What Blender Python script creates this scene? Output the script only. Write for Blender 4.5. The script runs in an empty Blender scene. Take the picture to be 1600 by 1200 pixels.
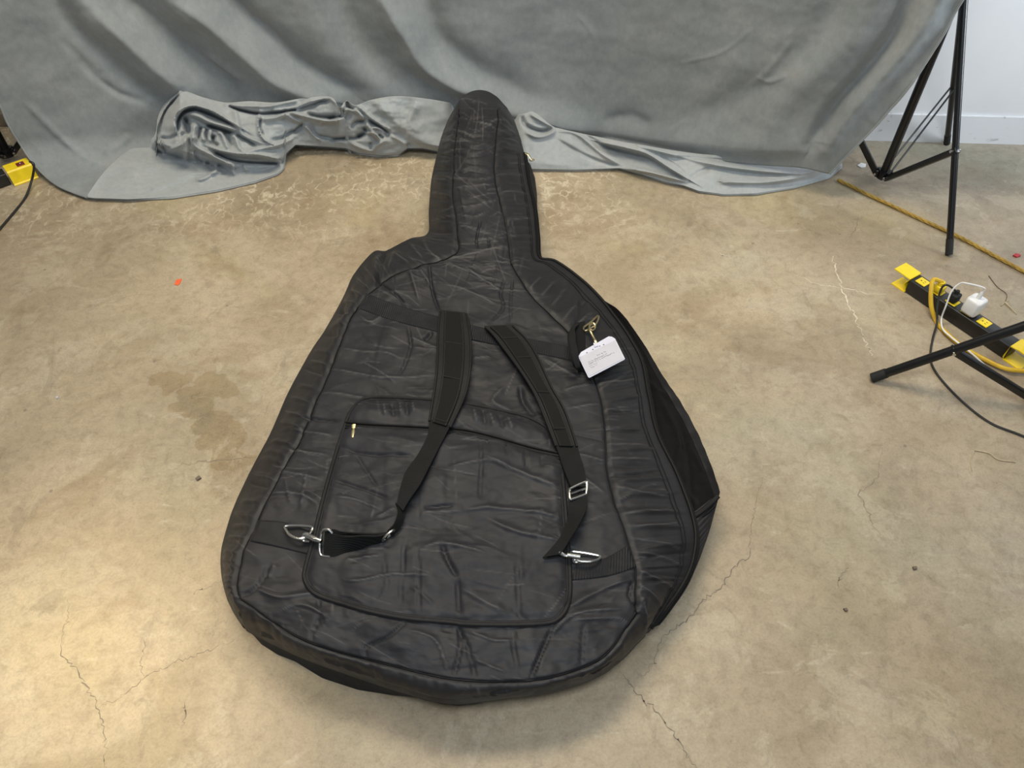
import bpy, math, random
import numpy as np

sc = bpy.context.scene
col = sc.collection
R = math.radians

# ------------------------------------------------------------------ camera
F_PX, CAM_H, PITCH = 1200.0, 1.45, 48.3
cd = bpy.data.cameras.new('camera')
cam = bpy.data.objects.new('camera', cd)
col.objects.link(cam)
cd.sensor_fit = 'HORIZONTAL'
cd.sensor_width = 36.0
cd.lens = F_PX / 1600 * 36
cd.clip_start = 0.02
cam.location = (0, 0, CAM_H)
cam.rotation_euler = (R(90 - PITCH), 0, 0)
sc.camera = cam

# ------------------------------------------------------------------ world, lamps, exposure
w = bpy.data.worlds.new('world')
sc.world = w
w.use_nodes = True
w.node_tree.nodes['Background'].inputs[0].default_value = (0.80, 0.90, 1.0, 1)
w.node_tree.nodes['Background'].inputs[1].default_value = 0.16


def area(name, loc, target, size, power, colr, size_y=None, spread=None):
    l = bpy.data.lights.new(name, 'AREA')
    l.energy = power
    l.color = colr
    l.shape = 'RECTANGLE' if size_y else 'SQUARE'
    l.size = size
    if size_y:
        l.size_y = size_y
    if spread:
        l.spread = R(spread)
    o = bpy.data.objects.new(name, l)
    col.objects.link(o)
    o.location = loc
    d = np.array(target, float) - np.array(loc, float)
    from mathutils import Vector
    o.rotation_euler = Vector(d).to_track_quat('-Z', 'Y').to_euler()
    return o


area('ceiling_lamp', (-0.30, 1.80, 2.9), (-0.25, 1.6, 0), 1.8, 74, (1.0, 0.89, 0.70), 0.6)
area('near_floor_fill', (0.1, -0.15, 2.9), (0.05, 0.15, 0), 1.3, 50, (0.88, 0.95, 1.0), 0.6)  # added fill over the near floor, standing in for doorway light
area('ceiling_lamp_left', (-1.95, 1.15, 2.6), (-0.80, 0.56, 0), 0.22, 0.9, (1.0, 0.80, 0.48), 0.12, 22)
area('garage_doorway', (0.5, -2.6, 2.4), (0.2, 0.9, 0.0), 3.0, 14, (0.80, 0.90, 1.0), 1.6)
area('wall_fill', (3.4, 1.3, 1.6), (1.75, 2.45, 0.9), 1.0, 15, (0.86, 0.93, 1.0), 0.8, 70)  # added cool light to brighten the right wall, no known window

sc.view_settings.view_transform = 'Standard'
sc.view_settings.look = 'None'
sc.view_settings.gamma = 1
sc.view_settings.use_curve_mapping = False
sc.view_settings.exposure = 0.0

# ------------------------------------------------------------------ geometry helpers
_t = R(PITCH)
FW = np.array([0, math.cos(_t), -math.sin(_t)])
UPV = np.array([0, math.sin(_t), math.cos(_t)])
CAM = np.array([0, 0, CAM_H])


def ray(u, v):
    """direction of sight through a point of the frame"""
    u = np.asarray(u, float); v = np.asarray(v, float)
    a = ((u - 800) / F_PX)[..., None] * np.array([1, 0, 0])
    b = ((v - 600) / F_PX)[..., None] * UPV
    return FW + a - b


def P(u, v, z=0.0):
    """point of height z above the floor seen at (u, v)"""
    d = ray(u, v)
    t = (np.asarray(z, float) - CAM_H) / d[..., 2]
    return CAM + t[..., None] * d


def proj(X):
    q = np.asarray(X, float) - CAM
    ww = q @ FW
    return 800 + F_PX * q[..., 0] / ww, 600 - F_PX * (q @ UPV) / ww


def catmull(pts, n=8, closed=False):
    p = np.asarray(pts, float)
    if len(p) < 3 and not closed:
        t = np.linspace(0, 1, n + 1)[:, None]
        return p[0] * (1 - t) + p[-1] * t
    if closed:
        q = np.vstack([p[-1], p, p[0], p[1]])
    else:
        q = np.vstack([2 * p[0] - p[1], p, 2 * p[-1] - p[-2]])
    out = []
    m = len(q) - 3
    for i in range(m):
        a, b, c, d = q[i:i + 4]
        for k in range(n):
            t = k / n
            out.append(0.5 * (2 * b + (c - a) * t + (2 * a - 5 * b + 4 * c - d) * t * t + (3 * b - a - 3 * c + d) * t ** 3))
    if not closed:
        out.append(q[-2])
    return np.array(out)


def resample(pts, n):
    p = np.asarray(pts, float)
    s = np.r_[0, np.cumsum(np.linalg.norm(np.diff(p, axis=0), axis=1))]
    t = np.linspace(0, s[-1], n)
    return np.stack([np.interp(t, s, p[:, k]) for k in range(p.shape[1])], 1)


_rng = np.random.RandomState(7)
_G = _rng.uniform(0, 2 * np.pi, (256, 256))


def pnoise(x, y):
    x = np.asarray(x, float); y = np.asarray(y, float)
    xi = np.floor(x).astype(int); yi = np.floor(y).astype(int)
    xf = x - xi; yf = y - yi
    sx = xf * xf * xf * (xf * (xf * 6 - 15) + 10); sy = yf * yf * yf * (yf * (yf * 6 - 15) + 10)

    def g(i, j, dx, dy):
        a = _G[(xi + i) & 255, (yi + j) & 255]
        return np.cos(a) * dx + np.sin(a) * dy
    n0 = g(0, 0, xf, yf) * (1 - sx) + g(1, 0, xf - 1, yf) * sx
    n1 = g(0, 1, xf, yf - 1) * (1 - sx) + g(1, 1, xf - 1, yf - 1) * sx
    return n0 * (1 - sy) + n1 * sy


def seg_dist(U, V, pts):
    """distance, side and running parameter of points to a polyline"""
    best = np.full(U.shape, 1e9); side = np.zeros(U.shape); par = np.zeros(U.shape)
    L = np.r_[0, np.cumsum(np.linalg.norm(np.diff(pts, axis=0), axis=1))]
    tot = max(L[-1], 1e-6)
    for i in range(len(pts) - 1):
        ax, ay = pts[i][:2]; bx, by = pts[i + 1][:2]
        dx, dy = bx - ax, by - ay
        l2 = dx * dx + dy * dy + 1e-9
        t = np.clip(((U - ax) * dx + (V - ay) * dy) / l2, 0, 1)
        ex = U - ax - t * dx; ey = V - ay - t * dy
        d = np.hypot(ex, ey)
        m = d < best
        best = np.where(m, d, best)
        side = np.where(m, np.sign(dx * ey - dy * ex), side)
        par = np.where(m, (L[i] + t * math.sqrt(l2)) / tot, par)
    return best, side, par


def folds(U, V, specs):
    """sum of fold profiles: (points, amplitude, width right of travel, width left of travel, taper, sharp)
    in the frame's axes (v down) a positive side is to the right of travel"""
    D = np.zeros(U.shape)
    for sp in specs:
        pts, A, wr, wl = sp[:4]
        taper = sp[4] if len(sp) > 4 else 1
        sharp = sp[5] if len(sp) > 5 else 0
        c = catmull(np.asarray(pts, float), 5)
        mg = 4.5 * max(wr, wl)
        m = (U > c[:, 0].min() - mg) & (U < c[:, 0].max() + mg) & (V > c[:, 1].min() - mg) & (V < c[:, 1].max() + mg)
        if not m.any():
            continue
        d, s, t = seg_dist(U[m], V[m], c)
        wd = np.where(s > 0, wr, wl)
        f = np.exp(-d / wd) if sharp else np.exp(-(d / wd) ** 2)
        if taper:
            f = f * np.clip(np.sin(np.pi * np.clip(t, 0, 1)) * 1.8 + (0.06 if taper == 1 else 0.6), 0, 1)
        D[m] += A * f
    return D


def inside(U, V, poly):
    r = np.zeros(U.shape, bool)
    n = len(poly)
    for i in range(n):
        x0, y0 = poly[i]; x1, y1 = poly[(i + 1) % n]
        if y0 == y1:
            continue
        c = ((y0 > V) != (y1 > V)) & (U < (x1 - x0) * (V - y0) / (y1 - y0) + x0)
        r ^= c
    return r


def grid_normals(X):
    du = np.gradient(X, axis=1); dv = np.gradient(X, axis=0)
    n = np.cross(du, dv)
    n /= np.linalg.norm(n, axis=-1, keepdims=True) + 1e-12
    n[n[..., 2] < 0] *= -1
    return n


def link(name, me, mat, parent=None, loc=None, smooth=True):
    o = bpy.data.objects.new(name, me)
    col.objects.link(o)
    if mat is not None:
        me.materials.append(mat)
    if smooth and len(me.polygons):
        me.polygons.foreach_set('use_smooth', np.ones(len(me.polygons), bool))
    if parent is not None:
        o.parent = parent
    if loc is not None:
        o.location = loc
    return o


def origin_of(parent):
    v = np.zeros(3)
    while parent is not None:
        v += np.array(parent.location)
        parent = parent.parent
    return v


def raw_mesh(name, V, Fq, mat, parent=None, base=None, smooth=True):
    """V world vertices, Fq faces (list or array of quads). base: world origin for a top-level mesh"""
    V = np.asarray(V, float).reshape(-1, 3)
    off = origin_of(parent) if parent is not None else (np.asarray(base, float) if base is not None else np.zeros(3))
    me = bpy.data.meshes.new(name)
    V = V - off
    if isinstance(Fq, np.ndarray):
        me.vertices.add(len(V)); me.vertices.foreach_set('co', V.astype(np.float32).ravel())
        nf = len(Fq)
        me.loops.add(nf * 4); me.loops.foreach_set('vertex_index', Fq.astype(np.int32).ravel())
        me.polygons.add(nf); me.polygons.foreach_set('loop_start', np.arange(0, nf * 4, 4, dtype=np.int32))
        me.update(calc_edges=True)
    else:
        me.from_pydata([tuple(v) for v in V], [], [tuple(int(i) for i in f) for f in Fq])
        me.update()
    me.validate()
    loc = None if parent is not None else (tuple(base) if base is not None else None)
    return link(name, me, mat, parent, loc, smooth)


def grid_faces(ny, nx, keep=None, flip=False):
    i = np.arange(ny * nx).reshape(ny, nx)
    a, b, c, d = i[:-1, :-1], i[:-1, 1:], i[1:, 1:], i[1:, :-1]
    f = np.stack([a, d, c, b] if not flip else [a, b, c, d], -1).reshape(-1, 4)
    if keep is not None:
        f = f[keep.ravel()]
    return f


def grid_mesh(name, X, mat, parent=None, base=None, keep=None, flip=False, crease_sheen=None):
    ny, nx = X.shape[:2]
    f = grid_faces(ny, nx, keep, flip)
    V = X.reshape(-1, 3)
    if keep is not None:
        used = np.unique(f)
        mp = np.full(len(V), -1); mp[used] = np.arange(len(used))
        V = V[used]; f = mp[f]
        if crease_sheen is not None:
            crease_sheen = crease_sheen.ravel()[used]
    o = raw_mesh(name, V, f, mat, parent, base)
    if crease_sheen is not None:
        at = o.data.attributes.new('crease_sheen', 'FLOAT', 'POINT')
        at.data.foreach_set('value', np.asarray(crease_sheen, np.float32).ravel())
    return o


class MB:
    def __init__(self):
        self.v = []; self.f = []

    def add(self, V, Fs):
        n = len(self.v)
        self.v += [tuple(x) for x in V]
        self.f += [tuple(int(i) + n for i in f) for f in Fs]
        return self

    def tube(self, pts, r, n=10, closed=False, cap=True, flat=None):
        p = np.asarray(pts, float)
        m = len(p)
        rr = np.broadcast_to(np.asarray(r, float), (m,))
        if closed:
            tg = np.roll(p, -1, 0) - np.roll(p, 1, 0)
        else:
            tg = np.gradient(p, axis=0)
        tg /= np.linalg.norm(tg, axis=1, keepdims=True) + 1e-12
        a = np.array([0, 0, 1.0])
        if abs(tg[0] @ a) > 0.9:
            a = np.array([1.0, 0, 0])
        nx = np.cross(tg[0], a); nx /= np.linalg.norm(nx)
        V = []
        for i in range(m):
            nx = nx - tg[i] * (nx @ tg[i]); nx /= np.linalg.norm(nx) + 1e-12
            ny = np.cross(tg[i], nx)
            for k in range(n):
                an = 2 * math.pi * k / n
                V.append(p[i] + rr[i] * (math.cos(an) * nx + math.sin(an) * ny * (flat or 1)))
        Fs = []
        for i in range(m if closed else m - 1):
            j = (i + 1) % m
            for k in range(n):
                k2 = (k + 1) % n
                Fs.append((i * n + k, i * n + k2, j * n + k2, j * n + k))
        if cap and not closed:
            Fs.append(tuple(range(n - 1, -1, -1)))
            Fs.append(tuple((m - 1) * n + k for k in range(n)))
        return self.add(V, Fs)

    def box(self, o, ex, ey, ez, bev=0.0):
        """box from corner o along three edge vectors; bev chamfers every edge"""
        o, ex, ey, ez = [np.asarray(q, float) for q in (o, ex, ey, ez)]
        import bmesh
        bm = bmesh.new()
        bmesh.ops.create_cube(bm, size=1)
        lx, ly, lz = [np.linalg.norm(q) for q in (ex, ey, ez)]
        for v in bm.verts:
            v.co = ((v.co.x + .5) * lx, (v.co.y + .5) * ly, (v.co.z + .5) * lz)
        if bev:
            bmesh.ops.bevel(bm, geom=bm.edges[:], offset=bev, segments=3, profile=0.5, affect='EDGES')
        bm.verts.index_update()
        V = [o + ex / lx * v.co.x + ey / ly * v.co.y + ez / lz * v.co.z for v in bm.verts]
        Fs = [[v.index for v in f.verts] for f in bm.faces]
        bm.free()
        return self.add(V, Fs)

    def ribbon(self, Lw, Rw, th, nrm=None):
        """strip between two world polylines with thickness"""
        Lw = np.asarray(Lw, float); Rw = np.asarray(Rw, float)
        n = len(Lw)
        tg = np.gradient((Lw + Rw) / 2, axis=0)
        nn = np.cross(Rw - Lw, tg)
        nn /= np.linalg.norm(nn, axis=1, keepdims=True) + 1e-12
        if nn[:, 2].sum() < 0:
            nn = -nn
        V = np.concatenate([Lw + nn * th / 2, Rw + nn * th / 2, Rw - nn * th / 2, Lw - nn * th / 2])
        Fs = []
        for i in range(n - 1):
            for k in range(4):
                k2 = (k + 1) % 4
                Fs.append((k * n + i, k2 * n + i, k2 * n + i + 1, k * n + i + 1))
        Fs.append((0, 3 * n, 2 * n, n)); Fs.append((n - 1, 2 * n - 1, 3 * n - 1, 4 * n - 1))
        return self.add(V, Fs)

    def build(self, name, mat, parent=None, base=None, smooth=True):
        o = raw_mesh(name, np.array(self.v), self.f, mat, parent, base, smooth)
        if smooth:
            o.data.set_sharp_from_angle(angle=R(40))
        return o


def empty(name, loc, label, cat, group=None):
    o = bpy.data.objects.new(name, None)
    col.objects.link(o)
    o.empty_display_size = 0.1
    o.location = tuple(loc)
    return tag(o, label, cat, group)


def tag(o, label, cat, group=None):
    o['label'] = label
    o['category'] = cat
    if group:
        o['group'] = group
    return o


def struct(o):
    o['kind'] = 'structure'
    return o


# ------------------------------------------------------------------ materials
class NT:
    def __init__(self, name):
        self.m = bpy.data.materials.new(name)
        self.m.use_nodes = True
        self.t = self.m.node_tree
        self.b = self.t.nodes['Principled BSDF']

    def n(self, typ, **kw):
        x = self.t.nodes.new(typ)
        for k, v in kw.items():
            if k.startswith('i_'):
                key = k[2:]
                key = int(key) if key.isdigit() else key.replace('_', ' ')
                x.inputs[key].default_value = v
            else:
                setattr(x, k, v)
        return x

    def l(self, a, b):
        self.t.links.new(a, b)

    def coords(self, scale=(1, 1, 1), rot=(0, 0, 0)):
        tc = self.n('ShaderNodeTexCoord')
        mp = self.n('ShaderNodeMapping')
        mp.inputs['Scale'].default_value = scale
        mp.inputs['Rotation'].default_value = rot
        self.l(tc.outputs['Object'], mp.inputs['Vector'])
        return mp.outputs['Vector']

    def noise(self, vec, scale, detail=4, rough=0.55, dist=0.0):
        x = self.n('ShaderNodeTexNoise')
        x.inputs['Scale'].default_value = scale
        x.inputs['Detail'].default_value = detail
        x.inputs['Roughness'].default_value = rough
        x.inputs['Distortion'].default_value = dist
        self.l(vec, x.inputs['Vector'])
        return x.outputs['Fac']

    def ramp(self, fac, stops):
        x = self.n('ShaderNodeValToRGB')
        e = x.color_ramp.elements
        while len(e) < len(stops):
            e.new(0.5)
        for k, (p, c) in enumerate(stops):
            e[k].position = p
            e[k].color = tuple(c) + (1,) if len(c) == 3 else c
        self.l(fac, x.inputs['Fac'])
        return x.outputs['Color']

    def mix(self, fac, a, b, blend='MIX'):
        x = self.n('ShaderNodeMix', data_type='RGBA', blend_type=blend)
        for val, i in ((fac, 0), (a, 6), (b, 7)):
            if hasattr(val, 'is_linked') or hasattr(val, 'links'):
                self.l(val, x.inputs[i])
            else:
                x.inputs[i].default_value = val if i == 0 else (tuple(val) + (1,) if len(val) == 3 else val)
        return x.outputs[2]

    def math(self, op, a, b=0.0):
        x = self.n('ShaderNodeMath', operation=op)
        for val, i in ((a, 0), (b, 1)):
            if hasattr(val, 'links'):
                self.l(val, x.inputs[i])
            else:
                x.inputs[i].default_value = val
        return x.outputs[0]

    def bump(self, h, strength, dist=0.002, normal=None):
        x = self.n('ShaderNodeBump')
        x.inputs['Strength'].default_value = strength
        x.inputs['Distance'].default_value = dist
        self.l(h, x.inputs['Height'])
        if normal is not None:
            self.l(normal, x.inputs['Normal'])
        self.l(x.outputs['Normal'], self.b.inputs['Normal'])
        return x.outputs['Normal']

    def base(self, c):
        if hasattr(c, 'links'):
            self.l(c, self.b.inputs['Base Color'])
        else:
            self.b.inputs['Base Color'].default_value = tuple(c) + (1,)

    def set(self, **kw):
        for k, v in kw.items():
            self.b.inputs[k.replace('_', ' ')].default_value = v


def simple(name, c, rough=0.5, metal=0.0, var=0.12, scale=40, bump=0.0, spec=0.5):
    t = NT(name)
    v = t.coords()
    f = t.noise(v, scale, 3)
    lo = tuple(x * (1 - var) for x in c); hi = tuple(min(1, x * (1 + var)) for x in c)
    t.base(t.ramp(f, [(0.3, lo), (0.7, hi)]))
    t.set(Roughness=rough, Metallic=metal)
    t.set(**{'Specular_IOR_Level': spec})
    if bump:
        t.bump(f, bump, 0.001)
    return t.m


def concrete():
    t = NT('concrete')
    v = t.coords()
    big = t.noise(v, 0.9, 4, 0.6, 0.4)
    mid = t.noise(v, 1.9, 12, 0.60, 0.9)
    fine = t.noise(v, 34, 9, 0.74, 0.5)
    grit = t.noise(v, 190, 5, 0.8)
    c = t.ramp(mid, [(0.28, (0.275, 0.222, 0.147)), (0.45, (0.345, 0.285, 0.195)), (0.58, (0.40, 0.335, 0.235)), (0.78, (0.47, 0.40, 0.285))])
    grey = t.ramp(mid, [(0.3, (0.225, 0.203, 0.172)), (0.55, (0.30, 0.273, 0.232)), (0.8, (0.40, 0.372, 0.322))])
    # the slab is greyer towards the right-hand side and near the door
    sx = t.n('ShaderNodeSeparateXYZ'); t.l(v, sx.inputs[0])
    gx = t.math('MULTIPLY_ADD', sx.outputs[0], 0.42); gx.node.inputs[2].default_value = -0.12
    g2 = t.math('ADD', gx, t.math('MULTIPLY', t.math('SUBTRACT', big, 0.5), 2.2))
    cl = t.n('ShaderNodeClamp'); t.l(g2, cl.inputs[0])
    c = t.mix(cl.outputs[0], c, grey)
    # broad drifts of pinkish, yellowish and greenish cement
    hu = t.noise(v, 1.5, 5, 0.55, 0.6)
    c = t.mix(0.8, c, t.ramp(hu, [(0.32, (0.93, 0.99, 0.95)), (0.46, (1.03, 0.99, 0.98)), (0.56, (1.02, 0.985, 0.975)), (0.68, (1.02, 1.01, 0.86))]), 'MULTIPLY')
    lo = t.noise(v, 0.75, 3, 0.5)
    c = t.mix(0.8, c, t.ramp(lo, [(0.3, (0.84, 0.83, 0.82)), (0.5, (1, 1, 1)), (0.7, (1.12, 1.12, 1.12))]), 'MULTIPLY')
    # one old spill with a hard tide line, left of the bag
    dn0 = t.n('ShaderNodeTexNoise'); dn0.inputs['Scale'].default_value = 9; dn0.inputs['Detail'].default_value = 6
    t.l(v, dn0.inputs['Vector'])
    wv = t.n('ShaderNodeVectorMath', operation='MULTIPLY_ADD')
    t.l(dn0.outputs['Color'], wv.inputs[0]); wv.inputs[1].default_value = (0.22, 0.22, 0.0); t.l(v, wv.inputs[2])
    sp = None
    for cxy, r_ in (((-0.88, 1.32), 0.05), ((-0.78, 1.24), 0.075), ((-0.70, 1.13), 0.07), ((-0.63, 1.05), 0.05)):
        dd = t.n('ShaderNodeVectorMath', operation='DISTANCE')
        t.l(wv.outputs[0], dd.inputs[0]); dd.inputs[1].default_value = (cxy[0] + 0.11, cxy[1] + 0.11, 0.0)
        q_ = t.math('SUBTRACT', dd.outputs['Value'], r_)
        sp = q_ if sp is None else t.math('MINIMUM', sp, q_)
    spm = t.ramp(t.math('MULTIPLY_ADD', sp, 10.0), [(0.46, (1, 1, 1)), (0.50, (0, 0, 0))])
    spm.node.inputs[0].links[0].from_node.inputs[2].default_value = 0.5
    c = t.mix(t.math('MULTIPLY', spm, 0.75), c, (0.80, 0.74, 0.62), 'MULTIPLY')
    # damp brown stains
    st = t.noise(v, 2.1, 7, 0.6, 1.6)
    stm = t.ramp(st, [(0.55, (0, 0, 0)), (0.62, (1, 1, 1))])
    c = t.mix(t.math('MULTIPLY', stm, 0.35), c, (0.62, 0.54, 0.42), 'MULTIPLY')
    # worn pale scuffs
    sv = t.coords((1, 2.6, 1), (0, 0, 0.5))
    sc_ = t.noise(sv, 6.0, 9, 0.72, 1.2)
    scm = t.ramp(sc_, [(0.60, (0, 0, 0)), (0.72, (1, 1, 1))])
    c = t.mix(t.math('MULTIPLY', scm, 0.45), c, (0.60, 0.54, 0.43))
    ed = t.noise(v, 4.6, 10, 0.66, 0.6)
    c = t.mix(t.math('MULTIPLY', t.ramp(ed, [(0.555, (0, 0, 0)), (0.575, (1, 1, 1))]), 0.22), c, (0.50, 0.44, 0.33))
    ed2 = t.noise(t.coords((1.3, 1, 1), (0, 0, 1.1)), 7.5, 10, 0.70, 0.8)
    c = t.mix(t.math('MULTIPLY', t.ramp(ed2, [(0.60, (0, 0, 0)), (0.625, (1, 1, 1))]), 0.30), c, (0.21, 0.175, 0.125))
    fm = t.ramp(fine, [(0.28, (0.70, 0.68, 0.65)), (0.5, (1, 1, 1)), (0.75, (1.18, 1.17, 1.14))])
    c = t.mix(0.85, c, fm, 'MULTIPLY')
    gm = t.ramp(grit, [(0.25, (0.58, 0.57, 0.56)), (0.5, (1, 1, 1)), (0.75, (1.25, 1.25, 1.23))])
    c = t.mix(0.6, c, gm, 'MULTIPLY')
    # dark pits
    vo = t.n('ShaderNodeTexVoronoi'); vo.inputs['Scale'].default_value = 9.0
    t.l(v, vo.inputs['Vector'])
    pm = t.ramp(vo.outputs['Distance'], [(0.025, (1, 1, 1)), (0.05, (0, 0, 0))])
    c = t.mix(t.math('MULTIPLY', pm, 0.55), c, (0.12, 0.10, 0.08))
    # pale craze lines in the old sealer near the wall
    cv = t.coords((1.0, 0.75, 1))
    dn = t.n('ShaderNodeTexNoise'); dn.inputs['Scale'].default_value = 14; dn.inputs['Detail'].default_value = 4
    t.l(cv, dn.inputs['Vector'])
    av = t.n('ShaderNodeVectorMath', operation='MULTIPLY_ADD')
    t.l(dn.outputs['Color'], av.inputs[0]); av.inputs[1].default_value = (0.16, 0.16, 0.0); t.l(cv, av.inputs[2])
    ve = t.n('ShaderNodeTexVoronoi', feature='DISTANCE_TO_EDGE'); ve.inputs['Scale'].default_value = 22
    t.l(av.outputs[0], ve.inputs['Vector'])
    em = t.ramp(ve.outputs['Distance'], [(0.0, (1, 1, 1)), (0.085, (0, 0, 0))])
    patch = t.ramp(t.noise(v, 3.6, 4, 0.6), [(0.38, (0, 0, 0)), (0.52, (1, 1, 1))])
    ym = t.n('ShaderNodeMapRange'); ym.inputs[1].default_value = 1.80; ym.inputs[2].default_value = 2.10
    t.l(sx.outputs[1], ym.inputs[0])
    xm = t.n('ShaderNodeMapRange'); xm.inputs[1].default_value = 0.75; xm.inputs[2].default_value = 0.35
    t.l(sx.outputs[0], xm.inputs[0])
    brk = t.ramp(t.noise(v, 30, 4, 0.6), [(0.42, (0, 0, 0)), (0.54, (1, 1, 1))])
    em = t.math('MULTIPLY', em, brk)
    em = t.math('MULTIPLY', t.math('MULTIPLY', em, patch), t.math('MULTIPLY', ym.outputs[0], xm.outputs[0]))
    c = t.mix(t.math('MULTIPLY', em, 0.75), c, (0.66, 0.58, 0.43))
    t.base(c)
    rr = t.ramp(mid, [(0.3, (0.38,) * 3), (0.7, (0.55,) * 3)])
    t.l(rr, t.b.inputs['Roughness'])
    t.set(**{'Specular_IOR_Level': 0.42})
    hgt = t.math('ADD', t.math('MULTIPLY', fine, 0.7), t.math('MULTIPLY', grit, 0.3))
    t.bump(hgt, 0.28, 0.003)
    return t.m


def muslin(name='grey_muslin', k=1.0, mott=1.0):
    t = NT(name)
    v = t.coords()
    m = t.noise(v, 5.5, 6, 0.65, 0.4)
    f = t.noise(t.coords((1, 1, 0.7)), 70, 5, 0.7)
    c = t.ramp(m, [(0.3, tuple(k * (x + (0.28 - x) * (1 - mott)) for x in (0.205, 0.224, 0.228))), (0.5, tuple(k * x for x in (0.243, 0.260, 0.262))), (0.72, tuple(k * (x + (0.28 - x) * (1 - mott)) for x in (0.296, 0.307, 0.305)))])
    c = t.mix(0.5, c, t.ramp(f, [(0.3, (0.82, 0.82, 0.82)), (0.7, (1.15, 1.15, 1.15))]), 'MULTIPLY')
    t.base(c)
    t.set(Roughness=0.9)
    t.set(**{'Sheen_Weight': 0.25, 'Sheen_Roughness': 0.5})
    g = t.noise(v, 420, 2, 0.6)
    h = t.math('ADD', t.math('MULTIPLY', f, 0.6), t.math('MULTIPLY', g, 0.4))
    t.bump(h, 0.07, 0.002)
    return t.m


def nylon(name, c=(0.0155, 0.0150, 0.0172), rough=0.56, wr=0.12):
    t = NT(name)
    v = t.coords()
    dirt = t.noise(v, 7, 6, 0.65, 0.5)
    a = tuple(x * 0.82 for x in c); b = tuple(x * 1.22 for x in c)
    cc = t.ramp(dirt, [(0.3, a), (0.7, b)])
    # dust in faint pale streaks
    s = t.noise(t.coords((2.2, 14, 4), (0, 0, 0.18)), 3.0, 7, 0.7, 0.8)
    sm = t.ramp(s, [(0.60, (0, 0, 0)), (0.78, (1, 1, 1))])
    cc = t.mix(t.math('MULTIPLY', sm, 0.22), cc, (0.040, 0.038, 0.038))
    wa = t.n('ShaderNodeAttribute', attribute_name='crease_sheen')      # sheen on the crease ridges, put into the colour
    cc = t.mix(t.math('MULTIPLY', wa.outputs['Fac'], 0.75), cc, (0.105, 0.100, 0.100))
    t.base(cc)
    rr = t.ramp(dirt, [(0.3, (rough - 0.06,) * 3), (0.7, (rough + 0.12,) * 3)])
    t.l(rr, t.b.inputs['Roughness'])
    t.set(**{'Sheen_Weight': 0.02, 'Sheen_Roughness': 0.4, 'Specular_IOR_Level': 0.30})
    cr = t.noise(t.coords((7, 20, 8), (0, 0, 0.12)), 2.2, 6, 0.62, 1.0)
    w1 = t.noise(v, 900, 2)
    h = t.math('ADD', t.math('MULTIPLY', cr, 0.85), t.math('MULTIPLY', w1, 0.06))
    t.bump(h, wr, 0.012)
    return t.m


def webbing_mat(name, c, scale=900, axis='X', rot=0.0, rough=0.75, st=0.4):
    t = NT(name)
    v = t.coords(rot=(0, 0, rot))
    wv = t.n('ShaderNodeTexWave', bands_direction=axis)
    wv.inputs['Scale'].default_value = scale / 6.28 * 2
    wv.inputs['Distortion'].default_value = 0.4
    t.l(v, wv.inputs['Vector'])
    f = t.noise(v, 30, 4)
    a = tuple(x * 0.8 for x in c); b = tuple(x * 1.25 for x in c)
    t.base(t.ramp(f, [(0.3, a), (0.7, b)]))
    t.set(Roughness=rough)
    t.set(**{'Specular_IOR_Level': 0.22})
    t.bump(wv.outputs['Fac'], st, 0.0015)
    return t.m


def wall_paint():
    t = NT('white_wall_paint')
    v = t.coords()
    f = t.noise(v, 3, 5)
    c = t.ramp(f, [(0.3, (0.74, 0.75, 0.765)), (0.7, (0.80, 0.81, 0.82))])
    t.base(c)
    t.set(Roughness=0.6)
    t.bump(t.noise(v, 90, 3), 0.06, 0.002)
    return t.m


def baseboard_paint():
    t = NT('scuffed_baseboard_paint')
    v = t.coords((1, 1, 2.4))
    f = t.noise(v, 9, 8, 0.7, 1.5)
    m = t.ramp(f, [(0.61, (0, 0, 0)), (0.66, (1, 1, 1))])
    c = t.mix(t.math('MULTIPLY', m, 0.6), (0.72, 0.73, 0.75), (0.20, 0.17, 0.15))
    t.base(c)
    t.set(Roughness=0.55)
    return t.m


M_FLOOR = concrete()
M_CLOTH = muslin()
M_REVERSE_LIT = muslin('muslin_reverse_lit', 1.32, 0.3)      # plain cloth back, paler still with overhead light put into its colour
M_NYLON = nylon('black_nylon')
M_GUSSET = nylon('black_nylon_gusset', (0.0160, 0.0154, 0.0168), 0.52)
M_POCKET = nylon('black_nylon_pocket', (0.0155, 0.0150, 0.0178), 0.56, 0.10)
M_LINING_SHADE = nylon('black_lining_and_shade', (0.0030, 0.0030, 0.0030), 0.85, 0.3)  # lining; also paints shade below the foot gusset and beside the handle
M_PIPING = simple('black_binding_tape', (0.010, 0.0098, 0.0105), 0.6, 0, 0.2, 120, 0.2, 0.2)
M_WEB = webbing_mat('black_webbing', (0.0065, 0.0065, 0.0062), 500, 'Y')
M_PAD = simple('black_mesh_pad', (0.0055, 0.0057, 0.005), 0.8, 0, 0.2, 400, 0.3, 0.2)
M_RIB = webbing_mat('black_ribbed_band', (0.0185, 0.0178, 0.0190), 190, 'X', 0.12, 0.62, 1.0)
M_BAND = webbing_mat('black_flat_band', (0.0135, 0.013, 0.0142), 700, 'X', 0.0, 0.6, 0.25)
M_STRAP = simple('black_strap_cloth', (0.0105, 0.0102, 0.0102), 0.62, 0, 0.2, 200, 0.2, 0.2)
M_ZIP = simple('black_zipper_coil', (0.0045, 0.0045, 0.005), 0.6, 0, 0.2, 300, 0.3, 0.2)
M_CHROME = simple('nickel_plate', (0.62, 0.60, 0.56), 0.24, 1.0, 0.08)
M_BRASS = simple('brass_plate', (0.70, 0.60, 0.36), 0.3, 1.0, 0.08)
M_STAND = simple('black_stand_paint', (0.006, 0.006, 0.0065), 0.3, 0, 0.2)
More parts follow.
